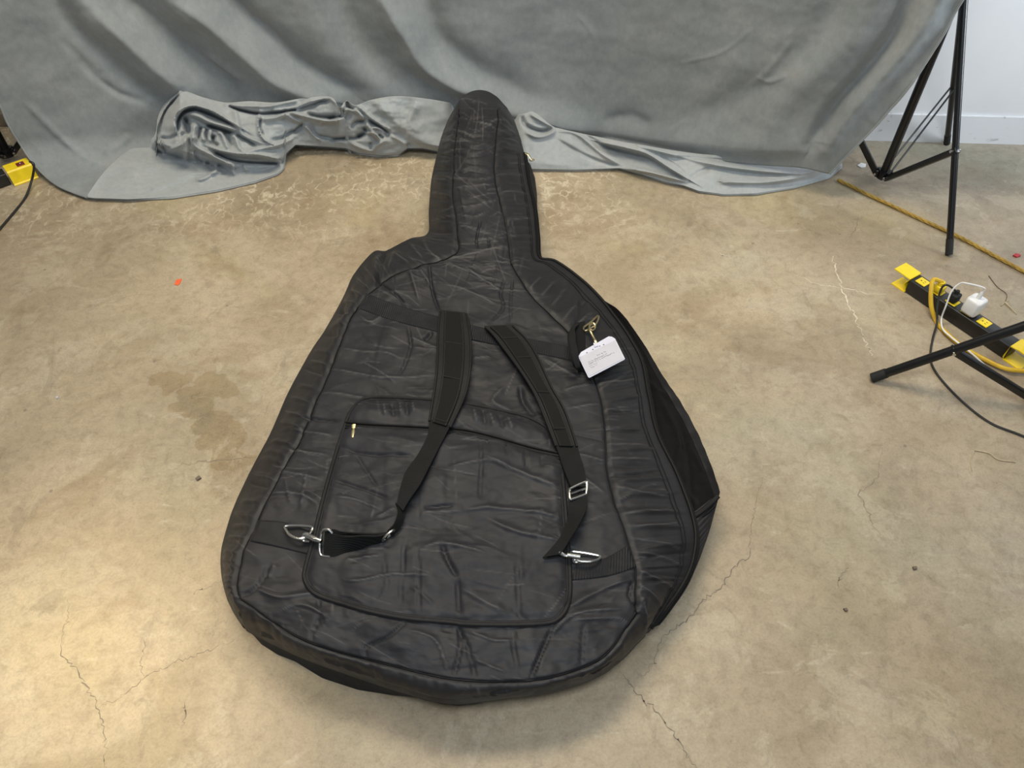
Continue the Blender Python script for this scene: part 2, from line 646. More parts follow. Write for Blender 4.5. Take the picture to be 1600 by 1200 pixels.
M_RUBBER = simple('black_rubber', (0.010, 0.010, 0.010), 0.7, 0, 0.2)
M_YEL = simple('yellow_plastic', (0.84, 0.62, 0.012), 0.42, 0, 0.06)
M_YCORD = simple('yellow_cord_jacket', (0.66, 0.42, 0.03), 0.45, 0, 0.1)
M_BPLAST = simple('black_strip_paint', (0.011, 0.011, 0.011), 0.38, 0, 0.3, 60, 0.1)
M_SLOT = simple('dark_slot', (0.05, 0.035, 0.01), 0.7)
M_WHITE = simple('white_plastic', (0.80, 0.80, 0.80), 0.3, 0, 0.03)
M_BCORD = simple('black_cord_jacket', (0.018, 0.017, 0.015), 0.45, 0, 0.15)
M_ROPE = webbing_mat('dirty_yellow_rope', (0.36, 0.235, 0.055), 260, 'DIAGONAL', 0, 0.85, 0.8)
M_WALL = wall_paint()
M_BASE = baseboard_paint()
M_DCRACK = simple('dark_crack_dirt', (0.20, 0.165, 0.125), 0.9, 0, 0.3, 60)
M_LCRACK = simple('pale_crack_filler', (0.62, 0.55, 0.43), 0.9, 0, 0.2, 90)
M_CARD = simple('white_card', (0.50, 0.49, 0.545), 0.45, 0, 0.04, 30)
M_INK = simple('grey_pencil_ink', (0.16, 0.16, 0.17), 0.8)
M_VINYL = simple('clear_vinyl_sleeve', (0.62, 0.62, 0.72), 0.12, 0, 0.05)
M_ORANGE = simple('orange_paper', (0.85, 0.13, 0.04), 0.6)
M_RED = simple('red_plastic', (0.35, 0.012, 0.02), 0.35)
M_REDSW = simple('dark_red_switch', (0.16, 0.02, 0.012), 0.3)
M_TWIG = simple('dry_straw', (0.44, 0.36, 0.24), 0.8, 0, 0.2, 60)
M_BARK = simple('dark_twig_bark', (0.09, 0.065, 0.05), 0.8, 0, 0.2, 60)
M_CHIP = simple('brown_chip', (0.15, 0.115, 0.085), 0.8, 0, 0.2, 60)
M_TAN = simple('brown_board', (0.26, 0.20, 0.14), 0.7, 0, 0.3, 12)

# ------------------------------------------------------------------ floor, wall
WA, WB = 2.517, -0.05                      # back wall: y = WA + WB * x


def wall_y(x):
    return WA + WB * x


X0, X1, Y0 = -4.5, 4.5, -3.2
mb = MB()
mb.add([(X0, Y0, 0), (X1, Y0, 0), (X1, wall_y(X1) + .1, 0), (X0, wall_y(X0) + .1, 0),
        (X0, Y0, -.12), (X1, Y0, -.12), (X1, wall_y(X1) + .1, -.12), (X0, wall_y(X0) + .1, -.12)],
       [(0, 1, 2, 3), (7, 6, 5, 4), (0, 4, 5, 1), (1, 5, 6, 2), (2, 6, 7, 3), (3, 7, 4, 0)])
floor = struct(mb.build('floor', M_FLOOR, smooth=False))


def slab(x0, x1, z0, z1, d0, d1):
    m = MB()
    V = [(x, wall_y(x) + d, z) for z in (z0, z1) for d in (d0, d1) for x in (x0, x1)]
    m.add(V, [(0, 1, 5, 4), (1, 3, 7, 5), (3, 2, 6, 7), (2, 0, 4, 6), (4, 5, 7, 6), (0, 2, 3, 1)])
    return m


struct(slab(X0, X1, 0, 3.0, 0, 0.12).build('wall_back', M_WALL, smooth=False))
bbm = slab(X0, X1, 0, 0.098, -0.014, -0.0005)
bbm.v[4:6] = [tuple(np.array(p) + (0, 0.006, 0)) for p in bbm.v[4:6]]
struct(bbm.build('baseboard_back', M_BASE, smooth=False))


def crack(pts, mat, wd=0.0026, jit=0.004, seed=1):
    rs = np.random.RandomState(seed)
    p = resample(catmull(pts, 4), max(6, int(len(pts) * 7)))
    p = P(p[:, 0], p[:, 1], 0)
    p[1:-1, :2] += rs.normal(0, jit, (len(p) - 2, 2)) * 0.6
    tg = np.gradient(p, axis=0); tg /= np.linalg.norm(tg, axis=1, keepdims=True) + 1e-9
    nn = np.stack([-tg[:, 1], tg[:, 0], 0 * tg[:, 0]], 1)
    wv = wd * rs.uniform(0.25, 1.0, len(p)) * np.sin(np.linspace(0.25, math.pi - 0.25, len(p)))
    a = p + nn * wv[:, None] / 2; b = p - nn * wv[:, None] / 2
    a[:, 2] = b[:, 2] = 0.0006
    X = np.stack([a, b], 1)
    o = grid_mesh('crack', X, mat, floor)
    return o


D1 = [
    [(1190, 750), (1183, 775), (1175, 820), (1170, 865), (1150, 885), (1125, 920), (1095, 940), (1085, 960), (1050, 985), (1033, 1000), (1028, 1020), (1015, 1045), (1000, 1058)],
    [(965, 1040), (985, 1070), (1005, 1095), (1020, 1105), (1040, 1130), (1060, 1160), (1092, 1205)],
    [(105, 937), (108, 965), (98, 990), (96, 1025), (115, 1042), (136, 1074), (154, 1109), (163, 1144), (166, 1175), (164, 1205)],
    [(157, 1104), (196, 1084), (224, 1060), (259, 1042), (304, 1025), (350, 1007), (372, 996)],
    [(224, 1060), (220, 1032), (231, 993)],
    [(302, 930), (330, 915), (352, 905)],
    [(1379, 704), (1367, 750), (1344, 771), (1358, 804), (1379, 846)],
    [(1325, 887), (1312, 905), (1308, 921)],
    [(1317, 385), (1335, 360), (1342, 334)],
    [(260, 735), (310, 722), (370, 717), (400, 716)],
    [(283, 1140), (290, 1110), (280, 1092)],
]
for k, c in enumerate(D1):
    crack(c, M_DCRACK, 0.0030 if k < 4 else 0.0022, 0.004, k + 3)
for k, c in enumerate([
    [(1302, 400), (1303, 412), (1313, 443), (1327, 479), (1340, 505), (1346, 519)],
    [(1346, 519), (1355, 540), (1362, 556)],
    [(1120, 395), (1135, 400), (1145, 404)],
    [(1240, 428), (1275, 443), (1310, 450), (1365, 460), (1390, 459)],
]):
    crack(c, M_LCRACK, 0.007 if k == 0 else 0.004, 0.005, k + 40)

# ------------------------------------------------------------------ grey photo backdrop
def sheet_plane_y(x):
    s = np.clip((x - 0.25) / 0.95, 0, 1); s = s * s * (3 - 2 * s)
    q = np.clip((-x - 0.9) / 1.0, 0, 1); q = q * q * (3 - 2 * q)
    return 2.425 - 0.37 * s - 0.22 * q


def sheet_point(u, v):
    d = ray(u, v)
    t_f = np.where(d[..., 2] < -0.05, (0.012 - CAM_H) / np.minimum(d[..., 2], -0.05), 1e3)
    t = np.full(u.shape, 2.3)
    for _ in range(8):
        x = t * d[..., 0]
        t = sheet_plane_y(x) / d[..., 1]
    k = 0.055 + 0.13 * np.clip((420 - u) / 300, 0, 1)
    h = np.clip(0.5 + 0.5 * (t - t_f) / k, 0, 1)
    tt = t * (1 - h) + t_f * h - k * h * (1 - h)
    return CAM + tt[..., None] * d


LEFT = catmull([(-75, -130), (-62, 0), (-35, 90), (0, 163), (14, 195), (40, 238), (66, 270), (96, 293), (136, 308.5)], 8)
RIGHT = catmull([(1610, -170), (1555, -85), (1503, 2), (1470, 58), (1435, 112), (1400, 160), (1370, 195), (1340, 226), (1296, 272)], 8)
BOT = catmull([(136, 308.5), (176, 276), (240, 238), (300, 190), (370, 192), (450, 190), (520, 190), (640, 172), (700, 172), (790, 190), (860, 208), (960, 228), (1090, 247), (1190, 258), (1250, 262), (1296, 272)], 8)
TOP = np.array([(-75, -130), (500, -150), (1000, -160), (1610, -170)], float)
NU, NV = 460, 210
Lr, Rr = resample(LEFT, NV), resample(RIGHT, NV)
Br, Tr = resample(BOT, NU), resample(TOP, NU)
s = np.linspace(0, 1, NU)[None, :, None]; tt = np.linspace(0, 1, NV)[:, None, None]
UV = (1 - tt) * Tr[None] + tt * Br[None] + (1 - s) * Lr[:, None] + s * Rr[:, None] \
    - ((1 - s) * (1 - tt) * Tr[0] + s * (1 - tt) * Tr[-1] + (1 - s) * tt * Br[0] + s * tt * Br[-1])
U, V = UV[..., 0], UV[..., 1]
XS = sheet_point(U, V)
SHEET = [
    # broad diagonal swags from upper left (ridges +, valleys -)
    ([(70, -120), (124, 0), (181, 45), (231, 91), (289, 140)], 0.030, 26, 22, 2),
    ([(60, -110), (95, 10), (150, 75), (210, 130), (260, 165)], -0.016, 14, 18, 2),
    ([(150, -100), (198, 0), (264, 54), (330, 107), (372, 152)], -0.026, 24, 24, 2),
    ([(220, -110), (272, 0), (330, 37), (392, 91), (433, 124), (515, 155)], 0.034, 20, 26, 2),
    ([(300, -100), (350, 0), (412, 50), (474, 107), (545, 145)], -0.028, 24, 22, 2),
    ([(430, -110), (470, 0), (510, 70), (570, 120), (620, 145)], 0.010, 24, 28, 2),
    ([(560, -120), (598, 0), (631, 54), (662, 100), (710, 130), (770, 158), (830, 178), (900, 200)], 0.032, 18, 26, 2),
    ([(500, -100), (540, 10), (575, 70), (620, 115), (660, 140)], -0.018, 22, 20, 2),
    ([(640, -80), (675, 40), (720, 92), (770, 128), (840, 160)], -0.020, 22, 20, 2),
    ([(320, 88), (350, 110), (380, 130)], 0.008, 4, 8, 1),
    ([(118, 92), (150, 122), (185, 146), (230, 162)], -0.008, 5, 6, 1),
    ([(205, 210), (190, 225), (160, 245)], 0.006, 6, 6, 1),
    ([(130, -8), (181, 43), (231, 89), (280, 130)], 0.009, 9, 7, 2),
    ([(276, -4), (334, 36), (394, 90), (435, 123), (505, 152)], 0.010, 7, 9, 2),
    ([(600, -4), (634, 52), (664, 99), (712, 129), (772, 157)], 0.010, 6, 9, 2),
    ([(212, 10), (270, 62), (330, 110), (366, 146)], -0.008, 8, 8, 2),
    ([(360, 0), (418, 52), (480, 108), (545, 142)], -0.010, 8, 8, 2),
    ([(95, 60), (130, 96), (170, 126)], -0.004, 5, 7, 1),
    # sag along the bottom
    ([(880, 190), (960, 205), (1060, 222), (1180, 232), (1262, 226)], 0.016, 16, 24, 2),
    ([(940, 190), (985, 182), (1020, 200)], -0.010, 12, 10, 1),
    # right-hand drag folds
    ([(1440, -80), (1405, 40), (1360, 105), (1310, 160), (1268, 226)], -0.034, 12, 16, 2),
    ([(1500, -80), (1455, 20), (1405, 88), (1345, 155), (1290, 230)], 0.018, 16, 14, 2),
    ([(1330, -60), (1290, 40), (1230, 100), (1160, 150), (1080, 185)], -0.014, 26, 22, 2),
    ([(1390, -70), (1345, 50), (1280, 110), (1230, 160), (1195, 215)], 0.014, 24, 20, 2),
    ([(1240, 60), (1200, 110), (1165, 140)], 0.004, 5, 6, 1),
    ([(1180, 120), (1200, 130), (1230, 118)], 0.004, 3, 5, 1),
    ([(1560, -70), (1500, 30), (1455, 92), (1400, 158)], 0.010, 9, 9, 2),
    # thin creases
    ([(900, 20), (928, 60), (920, 100)], 0.002, 2, 2, 1), ([(985, -10), (970, 60), (950, 130)], 0.002, 3, 3, 1),
    ([(1060, 100), (1130, 80), (1180, 40)], 0.002, 3, 3, 1),
    ([(40, 160), (85, 205), (120, 235)], 0.006, 5, 5, 1), ([(95, 215), (130, 245), (160, 262)], 0.005, 5, 4, 1),
]
NS = grid_normals(XS)
NS[NS[..., 1] > 0] *= -1
DS = folds(U, V, SHEET)
DS += 0.007 * pnoise(U / 90, V / 70) + 0.003 * pnoise(U / 38 + 9, V / 34) + 0.0012 * pnoise(U / 15, V / 15 + 3)
DS *= np.clip(0.25 + (1 - tt[..., 0]) * 10, 0, 1)
XS = XS + NS * DS[..., None]
XS[..., 2] = np.maximum(XS[..., 2], 0.008)
XS[..., 1] = np.minimum(XS[..., 1], wall_y(XS[..., 0]) - 0.02)
# the cloth goes on up to the bar between the two stands
up = []
for z_ in (1.9, 1.6, 1.3, 1.0):
    r_ = XS[0] * 1.0
    f_ = np.clip((z_ - r_[:, 2]) / (1.9 - r_[:, 2]), 0, 1)
    r_[:, 1] = r_[:, 1] * (1 - f_) + 2.16 * f_
    r_[:, 2] = np.maximum(z_, r_[:, 2] + 0.02)
    up.append(r_)
XS = np.concatenate([np.array(up), XS])
backdrop = empty('photo_backdrop', (0, 2.25, 0), 'large grey cloth photo backdrop sweeping down behind the black bag onto the floor', 'backdrop')
sheet = grid_mesh('hanging_sheet', XS, M_CLOTH, backdrop)
sm = sheet.modifiers.new('thickness', 'SOLIDIFY'); sm.thickness = 0.0015; sm.offset = 0
hm = MB(); e = np.vstack([XS[:, -1]]) ; hm.tube(e + (0, -0.001, 0), 0.0035, 6); hm.build('hem', M_CLOTH, backdrop)
hm = MB(); hm.tube(XS[:, 0] + (0, -0.001, 0), 0.0035, 6); hm.build('hem', M_CLOTH, backdrop)

# cloth spread and crumpled on the floor in front of the hanging part
TOPS = catmull([(136, 305), (165, 266), (205, 232), (240, 214), (246, 185), (258, 160), (281, 141.5), (318, 152), (352, 160), (390, 158), (430, 160), (470, 154), (516, 151), (530, 168), (541, 157), (556, 164), (580, 156), (612, 150.5), (648, 152), (700, 160), (770, 178), (815, 178), (834, 175), (862, 196), (880, 202), (960, 219), (1000, 226), (1090, 240), (1190, 246), (1250, 240), (1300, 225), (1338, 222)], 6)
HEM = np.array([(136, 308.4), (150, 310), (200, 312), (270, 309), (340, 298), (400, 284), (434, 272), (443, 264), (447, 240), (462, 227), (500, 229), (540, 232), (560, 240), (590, 243.5), (622, 243), (637, 232), (660, 232), (700, 240), (760, 258), (830, 265), (900, 266), (968, 263), (1000, 272), (1040, 285), (1068, 290), (1092, 299), (1130, 304), (1180, 303), (1240, 293), (1295, 277), (1325, 252), (1338, 226)], float)


def col_sample(c, us):
    """resample a polyline that may double back, by running parameter weighted to u"""
    return resample(c, len(us))


NU2, NV2 = 640, 110
Tt, Hh = resample(TOPS, 1600), resample(HEM, 1600)
ug = np.linspace(137.0, 1316, NU2)


def env(c, u, mode):
    """single-valued envelope of a curve by u"""
    out = np.interp(u, c[:, 0][np.argsort(c[:, 0], kind='stable')], c[:, 1][np.argsort(c[:, 0], kind='stable')])
    return out


vt = env(Tt, ug, 'min'); vh = env(Hh, ug, 'max')
vh = np.maximum(vh, vt + 2)
tau = np.linspace(0, 1, NV2)[:, None]
V2 = vt[None] * (1 - tau) + vh[None] * tau
U2 = np.broadcast_to(ug[None], V2.shape).copy()
# height at the back edge of the heap
zt = np.interp(ug, [139, 170, 235, 248, 281, 330, 400, 470, 520, 556, 612, 648, 700, 770, 815, 834, 870, 960, 1090, 1190, 1260, 1310, 1338],
               [.010, .014, .03, .13, .205, .17, .165, .175, .185, .168, .190, .186, .170, .127, .127, .128, .088, .06, .045, .035, .045, .06, .055])
vfr = np.interp(ug, [139, 240, 300, 400, 430, 470, 520, 600, 640, 700, 760, 830, 960, 1000, 1090, 1180, 1300, 1338], [309, 300, 275, 268, 260, 240, 236, 244, 240, 242, 258, 266, 266, 274, 300, 304, 276, 235])
Z2 = zt[None] * np.clip(1 - (V2 - vt[None]) / np.maximum(vfr - vt, 3)[None], 0, 1) ** 0.85 + 0.010
# flat lap in the left foreground stays low
flat = np.clip((V2 - np.interp(ug, [139, 240, 300, 380, 440, 460], [230, 222, 240, 262, 262, 400])[None]) / 12, 0, 1)
Z2 = Z2 * (1 - flat) + np.minimum(Z2, 0.012 + 0.02 * (1 - tau)) * flat


def zf(p, off=(230, 130), k=6.957):
    return [(off[0] + a / k, off[1] + b / k) for a, b in p]


A4 = (430, 130)
HEAP = [
    # left loop: rolled hem, hood and inner tube folds
    (zf([(180, 750), (100, 640), (85, 550), (130, 400), (220, 230), (360, 85)]), 0.016, 2.2, 2.6, 2),
    (zf([(205, 730), (130, 600), (150, 440), (200, 300), (340, 130)]), -0.014, 1.6, 2.2, 2),
    (zf([(310, 520), (300, 400), (350, 300), (500, 245), (700, 300), (900, 420), (1000, 480)]), 0.030, 2.0, 9.0, 2, 1),
    (zf([(330, 540), (335, 420), (370, 340), (420, 300), (540, 270)]), -0.030, 3.0, 2.0, 1),
    (zf([(420, 330), (560, 360), (700, 430), (900, 490), (1000, 520)]), 0.024, 4.0, 4.0, 1),
    (zf([(500, 270), (640, 320), (800, 390), (960, 470)]), -0.022, 2.5, 2.5, 1),
    (zf([(400, 360), (430, 420), (440, 520), (380, 600)]), -0.040, 4.5, 3.5, 1),
    (zf([(640, 450), (740, 480), (860, 520), (950, 560)]), -0.030, 3.5, 3.5, 1),
    (zf([(400, 500), (400, 640), (330, 680), (220, 750)]), 0.016, 2.5, 4, 1),
    (zf([(130, 590), (240, 600), (330, 560)]), -0.012, 2.5, 3, 1),
    # vertical tubes hanging inside the loop
    (zf([(440, 490), (415, 620), (430, 860)]), 0.024, 4.0, 3.0, 1),
    (zf([(480, 470), (465, 620), (470, 800)]), -0.022, 2.4, 2.4, 1),
    (zf([(520, 430), (500, 560), (540, 620)]), 0.026, 4.0, 4.0, 1),
    (zf([(590, 470), (570, 560), (550, 620)]), -0.024, 2.0, 2.0, 1),
    (zf([(620, 480), (600, 560), (620, 640)]), 0.018, 3.0, 2.5, 1),
    (zf([(650, 480), (645, 580), (660, 680)]), -0.020, 1.8, 1.8, 1),
    (zf([(690, 490), (680, 580), (690, 650)]), 0.018, 2.5, 2.5, 1),
    (zf([(720, 560), (720, 640), (780, 690)]), -0.026, 3.0, 3.0, 1),
    (zf([(760, 500), (820, 580), (870, 700), (900, 720)]), 0.018, 2.4, 3, 1),
    (zf([(820, 520), (880, 600), (930, 700)]), -0.018, 2.2, 2.2, 1),
    (zf([(890, 520), (960, 600), (1000, 700), (1060, 750)]), 0.018, 3.2, 3.2, 1),
    (zf([(960, 560), (1080, 620), (1180, 680)]), -0.018, 2.5, 2.5, 1),
    # folds crossing the front
    (zf([(470, 560), (520, 680), (700, 780), (850, 850), (930, 900)]), 0.026, 3.0, 4.5, 2),
    (zf([(510, 720), (560, 840), (620, 860)]), -0.016, 3, 3, 1),
    (zf([(700, 760), (820, 830), (900, 870)]), -0.012, 2, 2, 1),
    (zf([(660, 690), (820, 740), (1000, 770), (1200, 780), (1400, 820)]), 0.030, 1.6, 6.0, 2, 1),
    (zf([(750, 760), (900, 830), (1100, 860), (1400, 870)]), -0.022, 2.6, 2.0, 2),
    (zf([(640, 850), (700, 920), (720, 890)]), -0.020, 3.2, 3.2, 1),
    (zf([(760, 880), (840, 960), (900, 1000)]), -0.018, 3.5, 3.5, 1),
    (zf([(735, 890), (740, 950), (640, 1020), (520, 1060)]), 0.014, 2.4, 3.5, 1),
    (zf([(930, 890), (930, 960), (960, 1000)]), 0.012, 2, 2.5, 1), (zf([(1050, 880), (1080, 960)]), 0.010, 2.4, 2, 1),
    (zf([(1480, 930), (1430, 860), (1390, 820)]), 0.012, 2.2, 2.2, 1),
    (zf([(60, 830), (200, 830), (420, 860), (640, 970)]), 0.004, 3, 6, 1),
    # turned-back flap in the middle
    (zf([(960, 290), (990, 420), (1040, 560), (1180, 620), (1330, 670)]), 0.014, 6, 2, 2),
    (zf([(1215, 330), (1200, 460), (1250, 600), (1340, 660)]), 0.026, 1.2, 7, 2, 1),
    (zf([(1235, 380), (1230, 480), (1270, 580)]), -0.018, 3, 1.5, 1),
    (zf([(860, 240), (1000, 240), (1280, 250), (1400, 230), (1600, 190)]), 0.012, 3, 3, 2),
    (zf([(900, 250), (1000, 290), (1200, 330), (1400, 320), (1600, 290)]), -0.030, 2.4, 2.4, 2),
    (zf([(1240, 390), (1400, 370), (1520, 320)]), 0.014, 5, 2, 1),
    (zf([(1340, 620), (1480, 590), (1600, 500)]), -0.014, 3, 3, 1),
    (zf([(1060, 750), (1200, 720), (1400, 680), (1560, 620)]), 0.012, 2.4, 3.0, 2),
    (zf([(1100, 770), (1440, 770)]), 0.006, 3, 3, 1),
    # right-hand half of the heap
    (zf([(0, 300), (200, 270), (400, 190), (600, 165)], A4), 0.008, 2.5, 3, 2),
    (zf([(230, 290), (400, 240), (500, 200), (600, 180)], A4), -0.012, 4, 3, 1),
    (zf([(340, 320), (400, 350), (560, 370), (700, 340)], A4), -0.018, 3, 3, 1),
    (zf([(600, 165), (680, 230), (750, 275)], A4), 0.012, 2.4, 2.4, 1),
    (zf([(560, 385), (700, 360), (745, 330)], A4), -0.022, 3, 2.0, 1),
    (zf([(140, 310), (280, 350), (500, 400), (620, 410), (740, 390)], A4), 0.026, 5.0, 2.0, 2, 1),
    (zf([(755, 200), (745, 280), (790, 280)], A4), 0.016, 2, 2, 1),
    (zf([(770, 200), (800, 260), (870, 290)], A4), -0.030, 2.0, 2.6, 1),
    (zf([(745, 390), (760, 310), (820, 275), (900, 310), (980, 400)], A4), 0.018, 4, 2, 1),
    (zf([(820, 500), (880, 430), (980, 410)], A4), -0.014, 3, 3, 1),
    (zf([(880, 230), (980, 320), (1080, 410), (1220, 500)], A4), 0.014, 2.4, 2.6, 2),
    (zf([(1000, 420), (1020, 480), (1120, 600)], A4), 0.016, 2, 2, 1),
    (zf([(1010, 400), (1100, 450), (1200, 520), (1230, 590)], A4), -0.022, 3, 3, 1),
    (zf([(960, 470), (980, 540), (880, 590)], A4), -0.026, 3.5, 3, 1),
    (zf([(1060, 480), (1150, 500), (1230, 560)], A4), 0.012, 2, 2, 1),
    (zf([(950, 540), (1080, 550), (1140, 640)], A4), 0.014, 2, 2.2, 1),
    (zf([(1120, 560), (1180, 600)], A4), -0.014, 2, 2, 1),
    (zf([(300, 440), (370, 520), (500, 640)], A4), 0.014, 1.6, 4.5, 1, 1),
    (zf([(180, 540), (260, 480), (310, 430)], A4), -0.014, 4, 2, 1),
    (zf([(100, 330), (200, 390), (300, 430)], A4), 0.010, 3, 3, 1),
    (zf([(380, 430), (440, 560), (620, 600), (800, 610)], A4), -0.010, 3, 3, 1),
    (zf([(520, 440), (500, 450), (540, 400)], A4), 0.005, 2, 2, 1),
    (zf([(580, 640), (700, 600), (860, 600), (960, 560)], A4), -0.014, 2.6, 2.6, 1),
    (zf([(780, 630), (900, 690), (1040, 740), (1100, 680), (1220, 610)], A4), 0.010, 3.2, 3.2, 1),
    (zf([(1035, 640), (1045, 730)], A4), -0.012, 2.2, 2.2, 1),
    (zf([(1240, 560), (1400, 650), (1430, 700), (1380, 770)], A4), 0.008, 3, 2.2, 1),
    (zf([(1440, 650), (1460, 720), (1420, 780)], A4), -0.016, 2.5, 3, 1),
    # smooth lap behind the bag neck and to its right
    ([(585, 157), (620, 190), (650, 215), (690, 235)], 0.012, 8, 14, 2),
    ([(652, 158), (640, 190), (660, 210)], 0.006, 5, 8, 1),
    ([(815, 180), (822, 196), (845, 205), (864, 200)], -0.018, 3, 3, 1),
    ([(826, 176), (842, 186), (866, 198)], 0.014, 3, 3, 1),
    ([(820, 206), (840, 214), (862, 208), (868, 196)], 0.012, 2.6, 2.6, 1),
    ([(870, 204), (900, 208), (940, 240), (970, 258)], 0.010, 3, 4, 1),
    ([(866, 216), (900, 236), (935, 252), (970, 261)], -0.008, 2, 3, 1),
    ([(905, 205), (940, 225), (980, 240), (1020, 250)], -0.008, 4, 3, 1),
    ([(938, 222), (975, 230), (1010, 240), (1045, 262), (1075, 280)], 0.028, 2.2, 8, 2, 1),
    ([(968, 264), (1010, 268), (1050, 278), (1074, 284)], 0.014, 3, 3, 1),
    ([(1030, 243), (1060, 262), (1076, 280)], -0.008, 4, 3, 1),
    ([(1074, 282), (1090, 270), (1110, 262)], -0.007, 5, 3, 1),
    ([(1000, 228), (1080, 248), (1150, 262), (1250, 270), (1300, 255)], 0.020, 4, 7, 2),
    ([(1060, 245), (1130, 252), (1200, 256), (1260, 246)], -0.016, 5, 4, 2),
    ([(1130, 284), (1200, 284), (1270, 272), (1310, 250)], 0.016, 4, 6, 2),
    ([(1150, 246), (1180, 256), (1220, 262)], 0.008, 3, 5, 1),
]
HEAP += [([(1264, 231), (1290, 232), (1310, 215)], -0.02, 5, 4, 1)]
dz = folds(U2, V2, HEAP)
rough_zone = np.clip((U2 - 232) / 14, 0, 1) * np.clip((660 - U2) / 30, 0, 1) * (1 - 0.9 * flat)
dz += rough_zone * (0.005 * pnoise(U2 / 19, V2 / 12) + 0.0015 * pnoise(U2 / 7, V2 / 6))
dz += (1 - rough_zone) * (0.004 * pnoise(U2 / 45, V2 / 22) + 0.0018 * pnoise(U2 / 18, V2 / 12)) * np.clip(tau * 3, 0, 1)
fade = np.clip((1 - tau) * 9, 0, 1) * np.clip(0.35 + tau * 8, 0, 1)
Z2 = np.maximum((Z2 + dz * fade) * (1 - 0.72 * np.exp(-((U2 - 757) / 44) ** 4)), 0.007)   # pressed flat under the bag's neck
Z2 += 0.006 * np.clip((240 - U2) / 30, 0, 1)
Z2[-1] = 0.004
X2 = P(U2, V2, Z2)
X2[..., 1] = np.minimum(X2[..., 1], 2.405 - 0.37 * np.clip((X2[..., 0] - 0.95) / 0.6, 0, 1))
lowk = np.clip((0.06 - X2[0][:, 2]) / 0.03, 0, 1)
back1 = X2[0] * 1.0; back1[:, 1] += 0.02; back1[:, 2] *= 0.75 + 0.2 * lowk
back2 = X2[0] * 1.0; back2[:, 1] += 0.035 + 0.02 * lowk; back2[:, 2] = 0.003 + 0.006 * lowk
front = X2[-1] * 1.0; front[:, 2] = 0.0; front[:, 1] += 0.006
X2 = np.concatenate([back2[None], back1[None], X2, front[None]])
spread = grid_mesh('floor_drape', X2, M_REVERSE_LIT, backdrop)
hm = MB(); hm.tube(X2[-2][::2] + (0, -0.002, 0.001), 0.004, 6); hm.build('hem', M_REVERSE_LIT, backdrop)

# ------------------------------------------------------------------ black double-bass bag
bag = empty('instrument_bag', (-0.1, 1.2, 0), 'large black padded nylon double bass bag lying flat on the concrete floor', 'bag')
# rows from tip to foot: left edge, left seam, right seam, right edge (u, v, height), crown, optional seam-to-seam path
ROWS = [
    ((712, 166, .20), (722, 151, .22), (778, 152, .22), (792, 168, .20), .0, [(735, 143.5), (750, 140.5), (765, 143.5)]),
    ((700, 187, .15), (716, 170, .255), (779, 170, .255), (804, 190, .15), .018, None),
    ((689, 217, .12), (711, 205, .25), (777, 205, .25), (814, 220, .13), .02, None),
    ((681, 248, .11), (706, 245, .235), (774, 245, .235), (820, 245, .14), .02, None),
    ((674, 283, .10), (706, 285, .22), (776, 285, .22), (826, 285, .14), .02, None),
    ((670, 325, .10), (708, 325, .21), (786, 325, .21), (835, 325, .14), .018, None),
    ((668, 364, .11), (712, 365, .20), (794, 365, .20), (839, 365, .14), .014, None),
    ((640, 373, .14), (712, 394, .195), (799, 405, .20), (843, 402, .14), .010, None),
    ((604, 391, .125), (662, 413, .195), (812, 432, .20), (868, 409, .14), .006, None),
    ((583, 394, .11), (610, 431, .19), (830, 458, .195), (905, 435, .135), .006, None),
    ((553, 428, .09), (582, 451, .185), (858, 487, .19), (935, 463, .13), .008, None),
    ((535, 467, .08), (563, 472, .18), (885, 513, .185), (962, 497, .125), .01, None),
    ((509, 513, .08), (541, 508, .175), (905, 540, .18), (985, 530, .12), .012, None),
    ((480, 558, .08), (518, 566, .17), (925, 580, .175), (1003, 566, .115), .012, None),
    ((448, 618, .08), (492, 630, .17), (940, 625, .17), (1014, 620, .11), .012, None),
    ((420, 682, .08), (465, 690, .17), (946, 680, .17), (1027, 677, .11), .012, None),
    ((388, 742, .08), (432, 748, .17), (952, 745, .17), (1058, 742, .11), .012, None),
    ((362, 800, .08), (405, 803, .17), (968, 803, .165), (1080, 800, .105), .012, None),
    ((347, 852, .08), (381, 854, .165), (987, 857, .16), (1087, 842, .10), .012, None),
    ((345, 892, .08), (371, 896, .16), (995, 893, .155), (1080, 885, .09), .012, [(500, 915), (740, 925), (900, 915)]),
    ((352, 925, .08), (370, 922, .16), (994, 925, .15), (1060, 925, .085), .010, [(480, 952), (620, 985), (760, 995), (900, 978)]),
    ((362, 950, .085), (374, 938, .155), (996, 962, .14), (1028, 968, .08), .0, [(422, 975), (496, 1010), (567, 1030), (677, 1057), (760, 1066), (832, 1064), (909, 1045), (969, 1008)]),
    ((369, 962, .085), (383, 966, .13), (1000, 983, .115), (1017, 976, .08), .0, [(436, 1000), (493, 1024), (567, 1049), (663, 1078), (738, 1088), (832, 1077), (901, 1062), (958, 1033)]),
    ((378, 975, .07), (392, 990, .07), (1003, 999, .07), (1009, 986, .07), .0, [(449, 1019), (490, 1035), (567, 1063), (650, 1089), (712, 1101), (760, 1095), (832, 1087), (892, 1075), (947, 1052), (980, 1030)]),
]
NI = 8
ctrl = []
